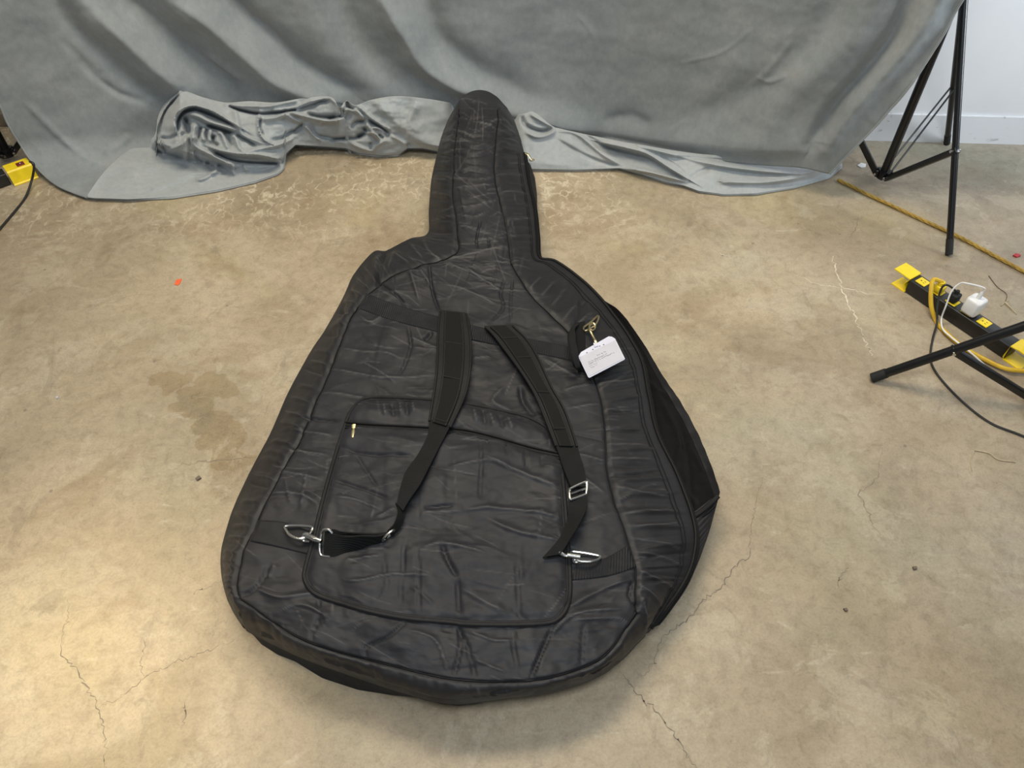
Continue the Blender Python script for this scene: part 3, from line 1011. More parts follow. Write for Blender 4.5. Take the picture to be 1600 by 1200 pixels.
for el, sl, sr, er, cr, path in ROWS:
    el, sl, sr, er = map(np.array, (el, sl, sr, er))
    pts = [sl[:2]] + [np.array(p, float) for p in (path or [])] + [sr[:2]]
    pp = resample(catmull(np.array(pts), 6) if len(pts) > 2 else np.array(pts), NI + 1)
    tq = np.linspace(0, 1, NI + 1)
    zz = sl[2] * (1 - tq) + sr[2] * tq + cr * np.sin(np.pi * tq) ** 0.7
    inner = np.c_[pp, zz]
    gl = el * 0.45 + sl * 0.55; gl[2] += (sl[2] - el[2]) * 0.16
    gr = er * 0.45 + sr * 0.55; gr[2] += (sr[2] - er[2]) * 0.16
    ctrl.append(np.vstack([el, gl, inner, gr, er]))
ctrl = np.array(ctrl)                                   # rows x (NI+5) x 3
NCOL = ctrl.shape[1]
csub = [9, 9] + [22] * NI + [10, 10]


def cubic(q, axis, subs):
    q = np.moveaxis(q, axis, 0)
    ext = np.concatenate([2 * q[:1] - q[1:2], q, 2 * q[-1:] - q[-2:-1]])
    out = []
    for i in range(len(q) - 1):
        a, b, c, d = ext[i:i + 4]
        for k in range(subs[i]):
            t = k / subs[i]
            out.append(0.5 * (2 * b + (c - a) * t + (2 * a - 5 * b + 4 * c - d) * t * t + (3 * b - a - 3 * c + d) * t ** 3))
    out.append(q[-1])
    return np.moveaxis(np.array(out), 0, axis)


rsub = []
for i in range(len(ROWS) - 1):
    rsub.append(max(5, int(np.max(np.linalg.norm(ctrl[i + 1, :, :2] - ctrl[i, :, :2], axis=1)) / 2.0)))
G = cubic(ctrl, 0, rsub)
G = cubic(G, 1, csub)
UB, VB, ZB = G[..., 0], G[..., 1], G[..., 2]
XB = P(UB, VB, ZB)
jSL, jSR = 18, 18 + 22 * NI
rcum = np.r_[0, np.cumsum(rsub)]
iBS = rcum[21]                                          # bottom seam row

SEAML = G[:, jSL, :2]; SEAMR = G[:, jSR, :2]
mm = 0.001
CR = []
SHEEN_LINES = []  # pale lines that paint the sheen of the crease ridges
# sewn seams: a groove with soft lips
for sm_ in (SEAML[rcum[1]:iBS:10], SEAMR[rcum[1]:iBS:10]):
    CR.append((sm_, -6 * mm, 2.6, 2.6, 0))
bs = G[iBS, jSL:jSR + 1:8, :2]
CR.append((bs, -6 * mm, 2.6, 2.6, 0))


def v_(p, a=-3.5, w=2.2):
    a *= 1.35; w *= 0.75
    return (p, a * mm, w, w, 1)


def r_(p, a=2.6, w=1.8):
    SHEEN_LINES.append((p, 0.55, 0.8, 0.8, 1)); a *= 0.95
    return (p, a * mm, w, w * 2.2, 1)


CR += [
    # neck
    v_([(705, 176), (740, 186), (777, 184)], -5, 3), v_([(708, 211), (740, 214), (772, 215)], -5, 2.4), v_([(707, 228), (740, 232), (773, 232)], -6, 2.4),
    v_([(705, 239), (732, 244), (773, 240)], -6, 2.4), v_([(705, 268), (722, 268), (737, 264), (772, 271)], -7, 2.4), v_([(727, 253), (745, 255), (769, 257)], -5, 2),
    v_([(675, 267), (704, 267)], -5), v_([(776, 261), (807, 263)], -5), v_([(777, 213), (795, 214), (812, 209)], -5), v_([(776, 237), (817, 239)], -5),
    v_([(721, 157), (740, 168), (777, 184)], -4), v_([(678, 240), (705, 244)], -4), v_([(690, 210), (707, 208)], -4),
    r_([(680, 276), (740, 280), (772, 276)]), r_([(708, 296), (740, 291), (769, 288)]), r_([(711, 325), (745, 320), (780, 312)]), r_([(712, 335), (740, 338), (760, 330)]),
    r_([(674, 300), (704, 306)]), r_([(672, 345), (710, 335)]), r_([(785, 300), (826, 302)]), r_([(790, 345), (834, 340)]), r_([(745, 192), (770, 200)], 5, 4),
    v_([(751, 344), (744, 376), (748, 389)], -5), v_([(763, 372), (764, 388)], -4), v_([(714, 345), (712, 395)], -3, 2), v_([(786, 325), (797, 380), (800, 420)], -4, 2),
    r_([(716, 402), (760, 392), (800, 386)], 4, 5),
    # shoulders
    v_([(670, 411), (675, 452), (687, 487)], -6, 2.5), v_([(789, 435), (782, 458), (786, 481), (764, 507)], -5, 2.4), v_([(801, 435), (798, 470), (798, 505)], -3),
    r_([(690, 410), (740, 428), (790, 440)]), r_([(690, 445), (730, 455), (780, 478)], 2.6, 2), r_([(720, 415), (760, 440), (785, 455)]),
    r_([(660, 372), (672, 395), (690, 406)], 5, 3), r_([(640, 378), (660, 405)], 4, 3), v_([(604, 389), (596, 408), (589, 425), (588, 446)], -14, 3.2), r_([(596, 396), (584, 420)], 6, 5), r_([(618, 390), (606, 420)], 6, 6), r_([(612, 396), (640, 412)], 5, 5),
    v_([(590, 440), (612, 456), (628, 470), (632, 480)], -5, 2.6), r_([(640, 420), (655, 470)], 3, 3), r_([(655, 420), (676, 450)], 3, 3),
    v_([(560, 420), (572, 446)], -5, 3), v_([(545, 445), (556, 470)], -4, 3), r_([(545, 480), (528, 505)], 5, 5), v_([(540, 470), (530, 500)], -6, 4),
    r_([(846, 432), (828, 450)], 3), r_([(866, 440), (846, 462)], 3), r_([(884, 450), (862, 478)], 3), r_([(905, 470), (880, 500)], 3), v_([(912, 460), (905, 500), (900, 512)], -9, 6),
    r_([(925, 490), (905, 502)], 4, 3),
    # upper panel
    v_([(638, 510), (642, 542), (635, 566), (623, 589)], -5, 2.4), r_([(562, 493), (579, 505), (600, 493)], 4, 2), v_([(661, 531), (668, 528), (675, 518)], -6, 3),
    r_([(532, 543), (570, 550), (605, 554), (632, 566)]), r_([(509, 575), (560, 584), (605, 592), (684, 588)], 3), r_([(640, 528), (684, 545)]), r_([(645, 545), (684, 548)]),
    r_([(500, 615), (540, 618), (590, 624)]), r_([(560, 560), (620, 600)], 2), r_([(790, 600), (770, 625), (800, 640)], 3, 3), v_([(752, 628), (815, 650)], -3),
    r_([(738, 560), (768, 556)], 2), v_([(812, 600), (818, 625), (836, 650)], -6, 5), r_([(825, 600), (880, 560)], 2), r_([(850, 560), (905, 590)], 2), r_([(880, 610), (930, 600)], 2.4),
    r_([(885, 640), (938, 632)], 2.4), v_([(890, 675), (945, 690)], -3), r_([(900, 710), (950, 720)], 2.6), r_([(905, 740), (945, 770)], 2.6),
    # pocket
    v_([(751, 691), (752, 740), (750, 784)], -4, 2), r_([(720, 801), (771, 798), (833, 804), (879, 813)], 5, 2.6), r_([(760, 812), (805, 835), (879, 850)], 5, 3),
    r_([(754, 719), (819, 745), (876, 767)], 5, 3), r_([(700, 735), (760, 726), (800, 740)], 3), v_([(664, 798), (712, 792)], -4, 2.4), r_([(660, 806), (720, 801)], 3),
    v_([(535, 703), (580, 714), (646, 717)], -5, 2.4), v_([(523, 753), (568, 768), (613, 786)], -4, 2.4), v_([(556, 711), (574, 740), (592, 768)], -3.5, 2),
    r_([(520, 780), (560, 785), (600, 803)], 2.6), r_([(590, 812), (620, 800)], 3), v_([(691, 855), (700, 880), (715, 906)], -7, 4), r_([(660, 860), (700, 855), (760, 870)], 4, 3),
    v_([(716, 906), (717, 935), (719, 964)], -7, 2.6), v_([(807, 884), (810, 925), (813, 969)], -4, 2.2), r_([(720, 920), (760, 945), (790, 958)], 5, 5), v_([(652, 860), (655, 900), (655, 960)], -3),
    v_([(637, 840), (632, 870), (625, 950)], -3), v_([(600, 870), (604, 920), (590, 945)], -2.6), r_([(530, 905), (560, 912), (620, 900), (680, 905)], 3), r_([(540, 880), (600, 872)], 2.4),
    v_([(760, 690), (765, 715)], -3), v_([(790, 695), (793, 720)], -3), v_([(820, 706), (822, 735)], -3), v_([(845, 715), (848, 735)], -3),
    r_([(600, 632), (604, 655)], 4, 4), r_([(625, 628), (628, 655)], 4, 4), r_([(645, 630), (648, 650)], 4, 4), r_([(740, 640), (745, 665)], 4, 4), r_([(765, 645), (772, 672)], 4, 4), r_([(792, 652), (800, 678)], 4, 4),
    v_([(612, 632), (616, 655)], -4, 3), v_([(635, 630), (638, 655)], -4, 3), v_([(754, 642), (758, 668)], -4, 3), v_([(780, 650), (786, 676)], -4, 3),
    # foot of the panel
    v_([(496, 933), (500, 961), (489, 988), (486, 1002)], -5), v_([(636, 969), (609, 994), (573, 1010), (570, 1030)], -6, 2.6), v_([(716, 977), (719, 1010), (709, 1057)], -6, 3),
    v_([(714, 975), (730, 1010), (743, 1060)], -6, 2.6), v_([(802, 983), (803, 1010), (809, 1060)], -4), v_([(865, 975), (843, 1027), (828, 1063)], -8, 2.8), v_([(912, 975), (910, 1010), (909, 1043)], -4),
    r_([(430, 958), (470, 945), (510, 965), (500, 990)], 4, 4), r_([(400, 920), (440, 935), (500, 925)], 4, 3), r_([(640, 985), (680, 1000), (700, 1050)], 3), r_([(730, 985), (770, 1000), (800, 1000)], 3),
    r_([(740, 1030), (790, 1050)], 3), r_([(850, 1000), (900, 960), (980, 950)], 4, 3), r_([(890, 970), (960, 965), (985, 975)], 4, 3), r_([(880, 955), (940, 920), (985, 905)], 5, 4),
    v_([(422, 876), (412, 900), (400, 918), (376, 933)], -8, 2.8), r_([(430, 880), (420, 905)], 4, 4), v_([(466, 651), (500, 655), (532, 658)], -6, 2.2), r_([(452, 670), (520, 682)], 3), r_([(440, 700), (512, 712)], 3),
    r_([(430, 735), (505, 750)], 4, 3), r_([(416, 770), (470, 775), (500, 790)], 4, 3), r_([(445, 745), (455, 790)], 3), r_([(480, 735), (470, 800)], 3),
    # right gusset
    v_([(941, 670), (975, 676), (1009, 672)], -5), r_([(944, 694), (1015, 697)], 3), r_([(948, 715), (1020, 718)], 3), v_([(952, 742), (990, 742), (1032, 736)], -4), r_([(958, 760), (1000, 770), (1052, 776)], 4, 3),
    r_([(961, 785), (1010, 760), (1040, 755)], 3), r_([(969, 804), (1020, 800), (1057, 796)], 4, 3), r_([(978, 824), (1030, 822), (1066, 815)], 3), r_([(985, 840), (1040, 850), (1066, 860)], 3),
    r_([(992, 861), (1032, 867), (1069, 886)], 4, 3), r_([(996, 890), (1030, 905), (1060, 925)], 4, 3), r_([(994, 910), (1020, 930), (1035, 950)], 4, 3), r_([(945, 640), (1010, 640)], 2.6), r_([(930, 600), (1000, 592)], 3),
    r_([(935, 610), (985, 580)], 2.6), v_([(990, 905), (985, 930), (996, 950)], -7, 4), r_([(1000, 930), (1010, 965)], 4, 4),
    # shallow hollows of the padding
    ([(600, 760), (700, 760)], 6 * mm, 50, 50, 2), ([(560, 860), (700, 880), (820, 880)], 7 * mm, 40, 40, 2), ([(590, 540), (660, 560)], 5 * mm, 40, 40, 2), ([(700, 880), (705, 990)], -6 * mm, 20, 24, 2),
    ([(880, 900), (960, 930)], -6 * mm, 26, 26, 2), ([(780, 560), (800, 640)], -6 * mm, 24, 24, 2),
]
rs = np.random.RandomState(11)
for _ in range(200):                                     # small pinched wrinkles all over the padding
    i = rs.randint(10, G.shape[0] - 12); j = rs.randint(3, G.shape[1] - 4)
    u0, v0 = G[i, j, :2]
    gus = j < jSL or j > jSR
    L_ = rs.uniform(8, 24) if gus else rs.uniform(10, 46)
    an = rs.normal(0.08 if u0 < 760 else 0.04, 0.32)
    if i > iBS:
        an = math.pi / 2 + rs.normal(0, 0.15); L_ = 10
    elif not gus and rs.rand() < 0.16:
        an += math.pi / 2
    dx, dy = math.cos(an) * L_, math.sin(an) * L_
    k = rs.uniform(-4, 4)
    a = rs.choice([-1.8, 1.8, 2.2, 1.4]) * mm * rs.uniform(0.5, 1.1)
    wdt = rs.uniform(1.2, 2.4)
    CR.append(([(u0 - dx, v0 - dy), (u0 + k * .3, v0 + k), (u0 + dx, v0 + dy)], a, wdt, wdt * rs.uniform(1, 2.5), 1))
for k in range(26):                                      # puckers of the foot gusset
    j = jSL + 6 + k * (jSR - jSL - 12) // 26
    a0, b0 = G[iBS, j, :2], G[-3, j, :2]
    CR.append(([a0, (a0 + b0) / 2 + rs.normal(0, 1.5, 2), b0], rs.choice([-1.6, -1.2, 1.4]) * mm, 1.8, 3.5, 1))
for k in range(30):                                      # puckers of the left gusset
    i = rcum[9] + k * (rcum[20] - rcum[9]) // 30 + rs.randint(0, 6)
    a0, b0 = G[i, 2, :2], G[i, jSL - 2, :2]
    SHEEN_LINES.append(([a0, b0], rs.uniform(0.1, 0.5), 0.8, 0.8, 1))
    CR.append(([a0 + (0, rs.uniform(-3, 6)), b0], rs.choice([-6, 4.5, 4]) * mm, 2.0, 4.6, 1))
for k in range(34):                                      # creases across both sides of the neck
    i = rcum[1] + 4 + k // 2 * (rcum[7] - rcum[1] - 6) // 17 + rs.randint(0, 4)
    a0, b0 = (G[i, 1, :2], G[i, jSL - 2, :2]) if k % 2 else (G[i, jSR + 2, :2], G[i, -3, :2])
    CR.append(([a0, b0 + (0, rs.uniform(-3, 3))], rs.choice([-4, 3.5, -3]) * mm, 1.5, 2.6, 1))
    SHEEN_LINES.append(([a0 + (0, 3), b0 + (0, 3)], rs.uniform(0.05, 0.4), 0.7, 0.7, 1))
for k in range(22):
    i = rcum[10] + k * (rcum[20] - rcum[10]) // 22 + rs.randint(0, 6)
    a0, b0 = G[i, jSR + 2, :2], G[i, -2, :2]
    CR.append(([a0, b0 + (0, rs.uniform(-8, 8))], rs.choice([-4, 3.5, 3]) * mm, 1.8, 4.2, 1))
NB = grid_normals(XB)
DB = folds(UB, VB, CR)
DB += 0.0090 * pnoise(UB / 74, VB / 50) + 0.0034 * pnoise(UB / 30 + 5, VB / 19) + 0.0010 * pnoise(UB / 11, VB / 8)
ii = np.arange(G.shape[0])[:, None]; jj = np.arange(G.shape[1])[None]
edge_fade = np.clip(np.minimum.reduce([ii + 0 * jj, G.shape[0] - 1 - ii + 0 * jj, jj + 0 * ii, G.shape[1] - 1 - jj + 0 * ii]) / 6.0, 0.15, 1)
DB *= edge_fade
for _ in range(330):                                     # fine lines of painted sheen
    i = rs.randint(8, G.shape[0] - 10); j = rs.randint(3, G.shape[1] - 4)
    u0, v0 = G[i, j, :2]
    gus = j < jSL or j > jSR
    L_ = rs.uniform(8, 22) if gus else rs.uniform(8, 40)
    an = rs.normal(0.10, 0.30) + (math.pi / 2 if (i > iBS or rs.rand() < 0.12) else 0)
    dx, dy = math.cos(an) * L_, math.sin(an) * L_
    k = rs.uniform(-4, 4)
    SHEEN_LINES.append(([(u0 - dx, v0 - dy), (u0 + k * .3, v0 + k), (u0 + dx, v0 + dy)], rs.uniform(0.15, 0.6), 0.8, 0.8, 1))
WB_ = np.clip(folds(UB, VB, SHEEN_LINES), 0, 1)
XB0 = XB.copy()
XB = XB + NB * DB[..., None]
UB2, VB2 = proj(XB)
flatU, flatV, flatX = UB2.ravel(), VB2.ravel(), XB.reshape(-1, 3)


def on_bag(u, v, off=0.0):
    """point on the bag's upper surface seen at (u, v), lifted by off"""
    u = np.atleast_1d(np.asarray(u, float)); v = np.atleast_1d(np.asarray(v, float))
    out = []
    for a, b in zip(u, v):
        d2 = (flatU - a) ** 2 + (flatV - b) ** 2
        k = np.argpartition(d2, 8)[:8]
        wgt = 1 / (d2[k] + 0.3)
        z = float((flatX[k, 2] * wgt).sum() / wgt.sum())
        out.append(P(a, b, z + off))
    return np.array(out)


grid_mesh('back_panel', XB[:iBS + 1, jSL:jSR + 1], M_NYLON, bag, crease_sheen=WB_[:iBS + 1, jSL:jSR + 1])
# left side, foot and right side gussets (upper half, above the zip)
grid_mesh('side_gusset', XB[:iBS + 1, :jSL + 1], M_GUSSET, bag, crease_sheen=WB_[:iBS + 1, :jSL + 1])
grid_mesh('side_gusset', XB[:iBS + 1, jSR:], M_GUSSET, bag, crease_sheen=WB_[:iBS + 1, jSR:])
grid_mesh('foot_gusset', XB[iBS:], M_GUSSET, bag, crease_sheen=WB_[iBS:])


def skirt(edge, floor_pts, bulge=0.012, n=10):
    """soft wall from a bag edge down to the floor"""
    rows = []
    for k in range(n + 1):
        t = k / n
        p = edge * (1 - t) + floor_pts * t
        out = edge - floor_pts; out[:, 2] = 0
        ln = np.linalg.norm(out, axis=1, keepdims=True) + 1e-9
        p = p + out / ln * bulge * math.sin(math.pi * t) ** 0.8
        p[:, 2] += 0.0012 * np.sin(np.arange(len(p)) * 0.9) * math.sin(math.pi * t)
        rows.append(p)
    return np.array(rows)


ctr = np.array([-0.1, 0])


def inward(edge, d):
    """floor points moved in from an edge, square to it"""
    tg = np.gradient(edge, axis=0); tg[:, 2] = 0
    tg /= np.linalg.norm(tg, axis=1, keepdims=True) + 1e-9
    nn = np.stack([-tg[:, 1], tg[:, 0], 0 * tg[:, 0]], 1)
    f = edge + nn * d
    f[:, 2] = 0.001
    return f


eL = XB[:, 0]
fl = inward(eL, 0.035)
fl[:, 2] = np.interp(fl[:, 1], [2.0, 2.25], [0.001, 0.11])
low = MB()
grid_mesh('lower_side', skirt(eL, fl), M_GUSSET, bag)
eT = XB[0][::2]
ft = eT.copy(); ft[:, 1] -= 0.05; ft[:, 2] = 0.115
grid_mesh('lower_side', skirt(eT, ft, 0.0), M_GUSSET, bag)
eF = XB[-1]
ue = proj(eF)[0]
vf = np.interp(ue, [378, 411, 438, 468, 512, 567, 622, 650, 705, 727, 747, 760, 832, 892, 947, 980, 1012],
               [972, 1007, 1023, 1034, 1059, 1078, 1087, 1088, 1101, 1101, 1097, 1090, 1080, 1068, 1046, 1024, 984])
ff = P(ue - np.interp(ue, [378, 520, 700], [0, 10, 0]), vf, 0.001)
grid_mesh('lower_side', skirt(eF, ff, 0.002), M_LINING_SHADE, bag)  # near-black fabric paints the shade on the lower half of the foot

# right: the zip is open; the lower half of the side falls outward
eR = XB[:, -1]
uR, vR = proj(eR)
# (1) neck, closed below the zip
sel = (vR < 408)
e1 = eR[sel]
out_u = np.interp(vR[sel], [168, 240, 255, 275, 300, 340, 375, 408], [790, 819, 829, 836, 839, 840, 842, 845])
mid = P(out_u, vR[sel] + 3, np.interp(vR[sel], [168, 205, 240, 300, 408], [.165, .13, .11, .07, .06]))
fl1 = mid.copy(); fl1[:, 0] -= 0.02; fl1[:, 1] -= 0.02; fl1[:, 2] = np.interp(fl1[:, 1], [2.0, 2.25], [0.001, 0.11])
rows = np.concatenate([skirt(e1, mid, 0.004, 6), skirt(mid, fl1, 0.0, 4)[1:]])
grid_mesh('lower_side', rows, M_LINING_SHADE, bag)
# (2) open mouth from shoulder to lower bout
LIP = catmull([(905, 436), (946, 471), (966, 484), (988, 511), (1012, 548), (1037, 590), (1062, 626), (1087, 671), (1106, 714), (1119, 750), (1125, 769)], 8)
LIP = resample(LIP, 160)
zl = np.interp(np.linspace(0, 1, 160), [0, .1, .3, .6, .85, 1], [.11, .09, .085, .085, .09, .10])
lip = P(LIP[:, 0], LIP[:, 1], zl)
IN = resample(catmull([(885, 450), (915, 480), (935, 510), (955, 550), (965, 600), (985, 660), (1005, 720), (1030, 770), (1050, 815)], 8), 160)
inn = P(IN[:, 0], IN[:, 1], 0.012)
LU = resample(catmull([(900, 440), (935, 478), (958, 505), (975, 540), (992, 580), (1010, 630), (1035, 690), (1060, 750), (1085, 812)], 8), 160)
midp = P(LU[:, 0], LU[:, 1], 0.03)
n1 = 40
tq = np.linspace(0, 1, n1)[:, None, None]
hemw = 0.16
lining = (1 - tq) ** 2 * lip[None] + 2 * tq * (1 - tq) * (0.35 * lip + 0.65 * midp)[None] + tq ** 2 * inn[None]
ul, vl = proj(lining)
lf = folds(ul, vl, [([(1040, 640), (1062, 690), (1050, 740)], 0.006, 4, 6, 1), ([(1060, 660), (1075, 720), (1080, 780)], -0.006, 4, 4, 1), ([(1020, 600), (1040, 640), (1045, 660)], 0.005, 4, 4, 1),
                    ([(1000, 590), (1050, 625)], 0.004, 3, 4, 1), ([(1080, 700), (1100, 740)], 0.004, 3, 4, 1), ([(1065, 760), (1090, 790)], 0.005, 4, 4, 1), ([(1050, 700), (1085, 690)], 0.004, 3, 3, 1)])
lining[..., 2] += lf + 0.004 * pnoise(ul / 20, vl / 14)
lining[..., 2] = np.maximum(lining[..., 2], 0.006)
nh = 7
lower = grid_mesh('lower_panel', skirt(lip, inward(lip, -0.0) * 1.0 + np.array([-0.03, 0, 0]) * 1.0, 0.006), M_GUSSET, bag)
grid_mesh('lining', lining[nh - 1:], M_LINING_SHADE, lower)['label'] = 'black fleece lining inside open side'
grid_mesh('hem', lining[:nh] + (0, 0, 0.001), M_GUSSET, lower)
# (3) closed again round the lower bout
sel = (vR > 800)
e3 = eR[sel]
v3 = vR[sel]
k3 = np.linspace(0, 1, len(v3))
OUT = resample(catmull([(1125, 769), (1119, 792), (1110, 825), (1100, 855), (1089, 884), (1074, 914), (1052, 945), (1030, 970), (1014, 988)], 8), len(v3))
mid3 = P(OUT[:, 0], OUT[:, 1], np.interp(k3, [0, .2, 1], [.10, .07, .05]))
top3 = e3.copy()
top3[:, 2] -= 0.012
f3 = mid3 + np.array([-0.035, 0.01, 0]); f3[:, 2] = 0.001
rows = np.concatenate([skirt(top3, mid3, 0.003, 8), skirt(mid3, f3, 0.004, 5)[1:]])
grid_mesh('lower_side', rows, M_GUSSET, bag)
m = MB()
tz = P(*np.array([(1075, 812), (1085, 806), (1098, 797), (1112, 785), (1122, 775)]).T, np.array([.095, .095, .098, .10, .104]))
m.tube(catmull(tz, 5), 0.0055, 8, flat=0.6)
m.tube(catmull(P(*np.array([(1078, 818), (1090, 812), (1104, 802), (1116, 791)]).T, np.array([.088, .088, .09, .093])), 5), 0.0028, 6)
m.build('zipper', M_ZIP, bag)

# zip tape along the right edge, two fine cords
zi = np.where(vR > 240)[0]
ez = eR[zi[0]:-6]
m = MB()
m.tube(ez[::4] + (0, 0, 0.002), 0.0042, 8)
m.tube(ez[::4] + (0.006, 0, -0.006), 0.0032, 8)
zp = m.build('zipper', M_ZIP, bag)
m = MB()
st_px = G[zi[0]:, -5, :2]
pts = XB[zi[0]:, -5][::4] + (0, 0, 0.0012)
m.tube(pts, 0.0011, 5)
m.tube(XB[zi[0]:, -4][::4] + (0, 0, 0.0012), 0.0009, 5)
m.build('stitching', M_PIPING, bag)
# brass puller at the neck end of the zip
m = MB()
a = on_bag([819], [241])[0] + (0.004, 0, 0.004)
b = P(np.array(831.), np.array(250.), a[2] - 0.012)
m.tube(catmull([a, (a + b) / 2 + (0, 0, .004), b], 5), [0.004] * 6 + [0.003] * 5, 8, flat=0.5)
loop = [b + 0.007 * np.array([math.cos(t), math.sin(t) * .8, 0.1 * math.cos(t)]) for t in np.linspace(0, 2 * math.pi, 16, endpoint=False)]
m.tube(loop, 0.0016, 6, closed=True)
m.build('zipper_pull', M_BRASS, bag)

# piping cord sewn in the seams
m = MB()
for sl_ in (XB[rcum[1]:iBS, jSL], XB[rcum[1]:iBS, jSR]):
    m.tube(sl_[::3] + (0, 0, 0.0012), 0.0018, 6)
m.tube(XB[iBS, jSL:jSR + 1:2] + (0, 0, 0.001), 0.0020, 6)
m.build('seam_piping', M_ZIP, bag)


def band(name, Lpx, Rpx, off, mat, parent=bag, na=60, nc=14, th=True):
    a = resample(catmull(Lpx, 8), na); b = resample(catmull(Rpx, 8), na)
    t = np.linspace(0, 1, nc)[None, :, None]
    uv = a[:, None] * (1 - t) + b[:, None] * t
    X = on_bag(uv[..., 0].ravel(), uv[..., 1].ravel(), off).reshape(na, nc, 3)
    X = np.concatenate([X[:, :1] - (0, 0, off + .002), X, X[:, -1:] - (0, 0, off + .002)], 1)
    return grid_mesh(name, X, mat, parent)


band('webbing_band', [(572, 458), (620, 476), (683, 494), (755, 512), (827, 529), (888, 541)],
     [(560, 481), (615, 500), (681, 517), (760, 535), (833, 550), (893, 563)], 0.0022, M_RIB, na=110)
band('webbing_band', [(403, 812), (450, 817), (500, 838)], [(389, 845), (430, 853), (484, 866)], 0.0025, M_BAND)
band('webbing_band', [(900, 882), (947, 871), (980, 852)], [(893, 906), (947, 900), (994, 886)], 0.0022, M_RIB)

# ---- pocket with its piping, zip and puller
POC = catmull([(563, 626), (547, 645), (535, 678), (520, 726), (505, 780), (491, 837), (478, 885), (476, 903), (485, 921), (502, 932), (540, 944), (578, 955), (636, 966), (705, 972), (727, 975), (791, 976), (848, 974), (870, 968), (884, 952), (890, 930), (890, 890), (887, 847), (884, 804), (879, 745), (874, 706), (862, 678), (845, 662), (818, 650), (772, 639), (725, 630), (667, 624), (611, 621), (580, 621)], 6, closed=True)
ins = inside(UB, VB, POC)
dpoc, _, _ = seg_dist(UB[ins], VB[ins], np.vstack([POC, POC[:1]]))
lift = np.zeros(UB.shape); lift[ins] = 0.002 + 0.006 * np.clip(dpoc / 14, 0, 1)
# slack of the pocket mouth: bulges below the zip, pinched along it
ZL = [(540, 664), (575, 667), (668, 672), (720, 675), (770, 686), (830, 703), (876, 713)]
lift += np.where(ins, folds(UB, VB, [(ZL, -0.006, 3.5, 3.5, 0), ([(545, 690), (640, 700), (760, 715), (870, 735)], 0.006, 16, 16, 0), ([(560, 645), (660, 648), (760, 660), (850, 685)], 0.005, 11, 11, 2)]), 0)
keep = (ins[:-1, :-1] & ins[1:, :-1] & ins[:-1, 1:] & ins[1:, 1:])
XP = XB + NB * lift[..., None]
pocket = grid_mesh('pocket', XP, M_POCKET, bag, keep=keep, crease_sheen=WB_)
m = MB()
pc = POC[::2]
ctrp = pc.mean(0)
nn = np.gradient(pc, axis=0); nn = np.stack([nn[:, 1], -nn[:, 0]], 1); nn /= np.linalg.norm(nn, axis=1, keepdims=True)
for off_, rad in ((0.0, 0.0046), (4.2, 0.0030)):
    q = pc + nn * off_ * np.sign(((ctrp - pc) * nn).sum(1, keepdims=True))
    m.tube(on_bag(q[:, 0], q[:, 1], 0.0035), rad, 6, closed=True, flat=0.7)
m.build('pocket_piping', M_PIPING, pocket)
m = MB()
zc = resample(catmull(ZL, 6), 90)
zw = on_bag(zc[:, 0], zc[:, 1], 0.0055)
m.tube(zw, 0.0040, 6, flat=0.5)
for dv in (-4.5, 4.5):
    m.tube(on_bag(zc[:, 0], zc[:, 1] + dv, 0.0062), 0.0026, 6)
m.build('pocket_zipper', M_ZIP, pocket)
m = MB()
a = on_bag([553], [664], 0.012)[0]; b = on_bag([551], [684], 0.012)[0]
m.tube([a, a * .7 + b * .3], [0.0055, 0.0045], 8, flat=0.6)
m.tube(catmull([a * .8 + b * .2, a * .4 + b * .6, b], 4), [0.0026, .003, .0034, .0038, .004, .0042, .0042, .0042, .0036], 8, flat=0.5)
m.build('zipper_pull', M_BRASS, pocket)


# ---- shoulder straps
def strap_ribbon(Lp, Rp, offs, th, name, mat, parent, n=60):
    a = resample(catmull(np.array(Lp, float), 6), n); b = resample(catmull(np.array(Rp, float), 6), n)
    of = np.interp(np.linspace(0, 1, n), np.linspace(0, 1, len(offs)), offs)
    A = np.array([on_bag([p[0]], [p[1]], o)[0] for p, o in zip(a, of)])
    B = np.array([on_bag([p[0]], [p[1]], o)[0] for p, o in zip(b, of)])
    # smooth heights so the padded strap bridges small wrinkles
    k = np.ones(9) / 9
    for arr, px in ((A, a), (B, b)):
        z = np.convolve(np.pad(arr[:, 2], 4, 'edge'), k, 'valid')
        arr[:] = P(px[:, 0], px[:, 1], z)
    m = MB(); m.ribbon(A, B, th)
    return m.build(name, mat, parent), A, B


def px_mid(A, B, f):
    return [(a[0] * (1 - f) + b[0] * f, a[1] * (1 - f) + b[1] * f) for a, b in zip(A, B)]


